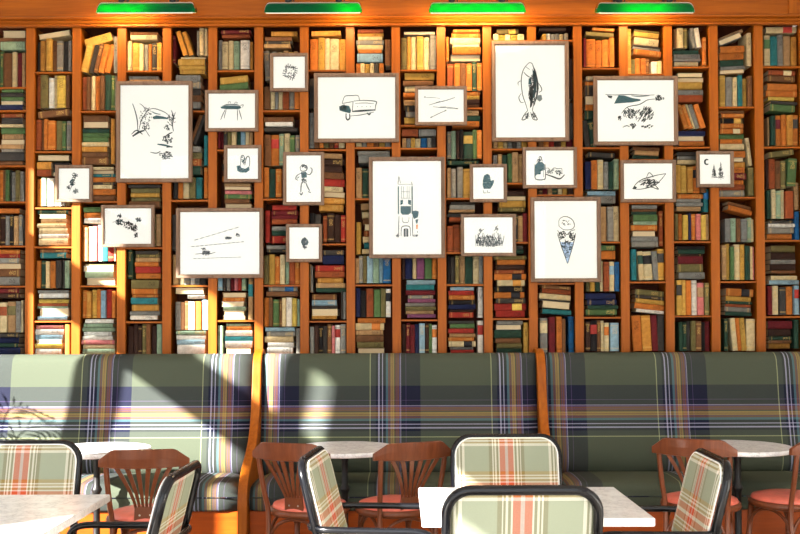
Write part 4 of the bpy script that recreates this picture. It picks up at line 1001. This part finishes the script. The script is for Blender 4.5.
def bentwood(label, loc, rz):
    root = thing('bentwood_chair', label, 'chair', loc, rz, 'bentwood cafe chairs with coral seats')
    m = MB(); m.lathe([(.185, .44), (.205, .445), (.212, .46), (.208, .475), (.19, .48)], 36); m.build('seat_ring', M['walnut'], root)
    m = MB(); m.lathe([(.19, .474), (.198, .482), (.19, .497), (.15, .508), (.08, .513), (.01, .515)], 36); m.build('seat_pad', M['vinyl'], root)
    # crest rail: curved board with cut corners
    def arc(x): return -.275 + .055 * (x / .215) ** 2
    def lean(z): return -(z - .745) * .12
    m = MB(); nx = 22; G = []
    def top(x): ax = abs(x); return .836 + .004 * math.cos(x * 7) - (0 if ax < .148 else (ax - .148) / .067 * .05)
    def bot(x): ax = abs(x); return .745 + .006 * (ax / .215) ** 2 - (0 if ax < .2 else 0)
    for j in range(nx + 1):
        x = -.215 + .43 * j / nx; t, b = top(x), bot(x); cs_ = []
        for (f, o_) in ((0, 0), (0.04, -.009), (.5, -.0105), (.96, -.009), (1, 0), (.96, .009), (.5, .0105), (.04, .009)):
            z = b + (t - b) * f; cs_.append((x, arc(x) + lean(z) + o_, z))
        G.append(m.add(cs_))
    for j in range(nx):
        for i in range(8): k = (i + 1) % 8; m.face((G[j] + i, G[j] + k, G[j + 1] + k, G[j + 1] + i), None, 0, False)
    for q in (G[0], G[-1]): m.face([q + i for i in range(8)])
    m.build('crest_rail', M['walnut'], root)
    for s in (-1, 1):
        m = MB(); m.tube(spline([(s * .178, arc(.178) + .004, .77), (s * .176, -.222, .70), (s * .168, -.195, .58), (s * .158, -.168, .47), (s * .158, -.172, .30), (s * .175, -.215, .0)], 5), [.0135] * 26, 10); m.build('rear_leg', M['walnut'], root)
        m = MB(); m.tube([(s * .135, .135, .445), (s * .16, .165, 0)], [.0165, .011], 10); m.build('front_leg', M['walnut'], root)
    # lower plate and fan of splats
    m = MB(); m.prism([(-.052, .485), (.052, .485), (.048, .55), (-.048, .55)], lambda a, b: (a, -.190 - (b - .485) * .12, b), lambda a, b: (a, -.176 - (b - .485) * .12, b)); pl = m.build('splat_base', M['walnut'], root)
    for s in (-.025, .025): m = MB(); m.lathe([(.005, 0), (.004, .002)], 8); o = m.build('screw', M['screw'], pl); o.location = (s, -.194, .51); o.rotation_euler = (rad(90), 0, 0)
    for k in range(6):
        t = -1 + 2 * k / 5; xb_, xt_ = t * .043, t * .13; pts = []
        for q in range(9):
            f = q / 8; z = .545 + (.757 - .545) * f; x = xb_ + (xt_ - xb_) * (f ** 1.45); pts.append((x, z, .0062 + .0062 * f))
        m = MB(); A = []
        for x, z, w in pts:
            f = (z - .545) / .212; y = -.19 + (arc(x) + .19) * f ** .9; A.append(m.add([(x - w, y - .004, z), (x + w, y - .004, z), (x + w, y + .004, z), (x - w, y + .004, z)]))
        for a, b in zip(A, A[1:]):
            for i in range(4): j = (i + 1) % 4; m.face((a + i, a + j, b + j, b + i))
        m.face([A[0] + i for i in range(4)]); m.face([A[-1] + i for i in range(4)]); m.build('splat', M['walnut'], root)
    # bent hoops under the seat
    def hoop(p, q, name):
        p, q = Vector(p), Vector(q); mid = (p + q) / 2; m = MB(); pts = []
        for k in range(13):
            a = math.pi * k / 12; c = mid + (p - mid) * math.cos(a) * (1 - .12 * math.sin(a)); c.z = .27 + (.435 - .27) * math.sin(a) ** .6; c.x *= .98; c.y *= .98; pts.append(c)
        m.tube(pts, .0085, 8); m.build(name, M['walnut'], root)
    hoop((-.157, -.172, .3), (.157, -.172, .3), 'hoop'); hoop((.15, .15, .3), (-.15, .15, .3), 'hoop'); hoop((-.157, -.17, .3), (-.15, .15, .3), 'hoop'); hoop((.157, -.17, .3), (.15, .15, .3), 'hoop')
    m = MB(); m.tube([(.15 * math.cos(k * math.pi / 12), .15 * math.sin(k * math.pi / 12), .2) for k in range(24)], .0085, 8, closed=True); m.build('stretcher_ring', M['walnut'], root)
    return root
def bw(first, x, y, face, label):
    if first is None: return bentwood(label, (x, y, 0), rad(-face))
    return dup(first, (x, y, 0), rad(-face), label)
b0 = bw(None, 1.615, -1.19, 24, 'bentwood chair with fanned back, bright orange-brown, left of right round table')
bw(b0, -.03, -1.29, -24, 'bentwood chair with coral seat at centre, right of the middle round table')
bw(b0, -.48, -1.30, 20, 'bentwood chair beside the left wooden divider, left of the middle round table')
bw(b0, -1.27, -1.53, -8, 'bentwood chair between the grey marble table and the left banquette')
bw(b0, 2.11, -1.14, -25, 'bentwood chair cut by the right edge of the photo, coral seat showing')
# ------------------------------------------------------------------ tables
def round_table(x, y, r, label):
    root = thing('round_table', label, 'table', (x, y, 0), 0, 'round marble cafe tables')
    m = MB(); m.lathe([(r - .004, .715), (r, .719), (r, .736), (r - .004, .74)], 64); m.build('tabletop', M['marble'], root)
    m = MB(); m.lathe([(.11, .703), (.11, .7145), (.03, .7149)], 24); m.build('top_plate', M['iron'], root)
    m = MB(); m.lathe([(.02, .05), (.02, .16), (.03, .18), (.02, .2), (.018, .48), (.026, .495), (.030, .505), (.026, .515), (.018, .53), (.018, .66), (.03, .69), (.03, .703)], 18); m.build('column', M['iron'], root)
    for k in range(4):
        a = k * math.pi / 2 + .6; m = MB(); m.tube(spline([(.015 * math.cos(a), .015 * math.sin(a), .075), (.12 * math.cos(a), .12 * math.sin(a), .06), (.23 * math.cos(a), .23 * math.sin(a), .018), (.26 * math.cos(a), .26 * math.sin(a), .0135)], 4), [.02] * 7 + [.014] * 6, 8); m.build('foot', M['iron'], root)
    return root
rt = round_table(-.315, -.93, .30, 'round white marble table at centre left, before the middle banquette')
dup(rt, (-1.717, -.93, 0), 0, 'round marble table on the left, half hidden behind a bentwood chair')
dup(rt, (1.905, -.93, 0), 0, 'round marble table on the right with a warm shaded top')
def rect_table(x0, x1, y0, y1, label, co=0):
    cx, cy = (x0 + x1) / 2, (y0 + y1) / 2; w, d = (x1 - x0) / 2, (y1 - y0) / 2; root = thing('rectangular_table', label, 'table', (cx, cy, 0), 0, 'rectangular marble tables in the foreground')
    m = MB(); m.box(-w, w, -d, d, .71, .74, bev=.003); m.build('tabletop', M['marble'], root)
    m = MB(); m.box(co - .14, co + .14, -.14, .14, .697, .7095); m.build('top_plate', M['iron'], root)
    m = MB(); m.lathe([(.03, .03), (.03, .68), (.045, .697)], 18, c=(co, 0)); m.build('column', M['iron'], root)
    m = MB(); m.lathe([(.23, 0), (.235, .008), (.22, .018), (.05, .03), (.035, .05)], 36, c=(co, 0)); m.build('base', M['iron'], root)
rect_table(.075, .905, -3.03, -2.34, 'rectangular white marble table at the centre between the plaid chairs')
rect_table(-2.05, -1.19, -3.40, -2.485, 'rectangular grey marble table at bottom left, half in sunlight', -.13)
# ------------------------------------------------------------------ room
def struct(name, m, mat):
    o = m.build(name, mat); o['kind'] = 'structure'; return o
YF = -8.5
m = MB(); m.box(XL - .2, XR + .2, YF, .5, -.1, 0); struct('floor', m, M['floor'])
m = MB(); m.box(XL - .2, XR + .2, YF, .5, 4.0, 4.1); struct('ceiling', m, M['rest'])
m = MB(); m.box(XL - .2, XR + .2, .3, .5, 0, 4.0); struct('wall_back', m, M['rest'])
m = MB(); m.box(XR, XR + .2, YF, .3, 0, 4.0); struct('wall_right', m, M['rest'])
m = MB(); m.box(2.2, XR, YF - .1, YF, 0, 4.0); struct('front_light_blocker', m, M['rest'])  # unseen panel added behind the camera to dim light on the right
# left wall with the windows whose light falls across the shelves and seats
def wy(u, y): return y - (P(u, 300, y).x - XL)          # sun runs one metre along the room per metre across it
def wh(u, v, y): p = P(u, v, y); return p.z + .7 * (p.x - XL)
YBK = -.28
ZH = (wh(27, 163, 0) + wh(270, 330, 0)) / 2; ZT = wh(199, 360, YBK); ZB = wh(125, 365, YBK)
print('cmp', wy(118, 0), wy(77, YBK), '|', wy(162, 0), wy(120, YBK), '|', wy(27, 0))
ops = [(wy(77, YBK), wy(27, 0)), (wy(284, YBK), wy(120, YBK)), (wy(337, YBK), wy(308, YBK)), (-7.8, -5.33)]
print('window heads', ZH, ZT, ZB, ops)
ZS = .35; T = .04
m = MB()
edges = sorted(ops); y = YF
for a, b in edges:
    m.box(XL - T, XL, y, a, 0, 4.0); zh = ZH if a > -5 else 3.42; m.box(XL - T, XL, a, b, zh, 4.0); m.box(XL - T, XL, a, b, 0, ZS); y = b
m.box(XL - T, XL, y, .3, 0, 4.0)
struct('wall_left', m, M['rest'])
for k, (a, b) in enumerate(sorted(ops, reverse=True)):
    zh = ZH if a > -5 else 3.42
    m = MB(); m.box(XL - T, XL + .02, a, b, ZB, ZT); m.box(XL - .0, XL + .04, a - .02, b + .02, ZS - .03, ZS); m.box(XL + .0, XL + .02, a - .05, a, ZS, zh); m.box(XL + .0, XL + .02, b, b + .05, ZS, zh); m.box(XL, XL + .02, a - .05, b + .05, zh, zh + .06)
    struct('window_%d' % (k + 1), m, M['oak'])
# potted palm by the first window, outside the frame: its fronds shade the left banquette
root = thing('potted_palm', 'potted palm by the left window, just outside the photo, shading the banquette', 'plant', (-3.12, -1.0, 0))
m = MB(); m.lathe([(.11, 0), (.15, .28), (.16, .3), (.14, .3), (.13, .27)], 24); m.build('pot', M['pot'], root)
m = MB(); m.lathe([(.128, .262), (.01, .268)], 20); m.build('soil', M['soil'], root)
fr = [((0, 0), (.18, .08, 1.2), (.46, -.12, 1.34)), ((0, 0), (.10, .14, 1.3), (.36, .10, 1.26)), ((0, 0), (.24, .0, 1.12), (.50, .06, 1.16)), ((0, 0), (-.1, .1, 1.2), (-.15, .3, 1.35)), ((0, 0), (.15, -.15, 1.25), (.38, -.3, 1.34)), ((0, 0), (.05, .25, 1.1), (.25, .42, 1.12)), ((0, 0), (.2, .12, 1.05), (.44, .22, 1.0))]
for b_, c_, d_ in fr:
    m = MB(); st = spline([(0, 0, .26), (c_[0] * .35, c_[1] * .35, c_[2] * .7), c_, d_], 8); m.tube(st, .004, 6)
    for i in range(14, len(st) - 1):
        for s in (-1, 1):
            p = st[i]; dr = (st[min(i + 1, len(st) - 1)] - st[i - 1]).normalized(); sd = dr.cross(Vector((0, 0, 1))).normalized() * s; L = .17 * (1 - .5 * abs((i - 18) / 10))
            tip = p + sd * L * .8 + dr * L * .7 - Vector((0, 0, L * .3)); mid = p + (tip - p) * .5 + Vector((0, 0, .012)); q = dr * .008
            a = m.add([p, mid - q, tip, mid + q, p + Vector((0, 0, .002)), mid + Vector((0, 0, .002))]); m.face((a, a + 1, a + 2, a + 3), None, 0, True)
    m.build('frond', M['leaf'], root, fix=False)
# ------------------------------------------------------------------ light
sd = bpy.data.lights.new('sun', 'SUN'); sd.energy = SUN; sd.angle = rad(.9); sd.color = (1, .97, .91)
so = bpy.data.objects.new('sun', sd); COL.objects.link(so); so.rotation_euler = Vector((1, 1, -.7)).to_track_quat('-Z', 'Y').to_euler()
w = bpy.data.worlds.new('world'); SC.world = w; w.use_nodes = True; bg = w.node_tree.nodes['Background']; bg.inputs[0].default_value = (.93, .97, 1, 1); bg.inputs[1].default_value = WORLD
vs = SC.view_settings; vs.view_transform = 'Standard'; vs.look = 'None'; vs.gamma = 1; vs.exposure = EXPO
SC.cycles.max_bounces = 6; SC.cycles.transparent_max_bounces = 8; SC.cycles.sample_clamp_indirect = 6; SC.cycles.use_denoising = True
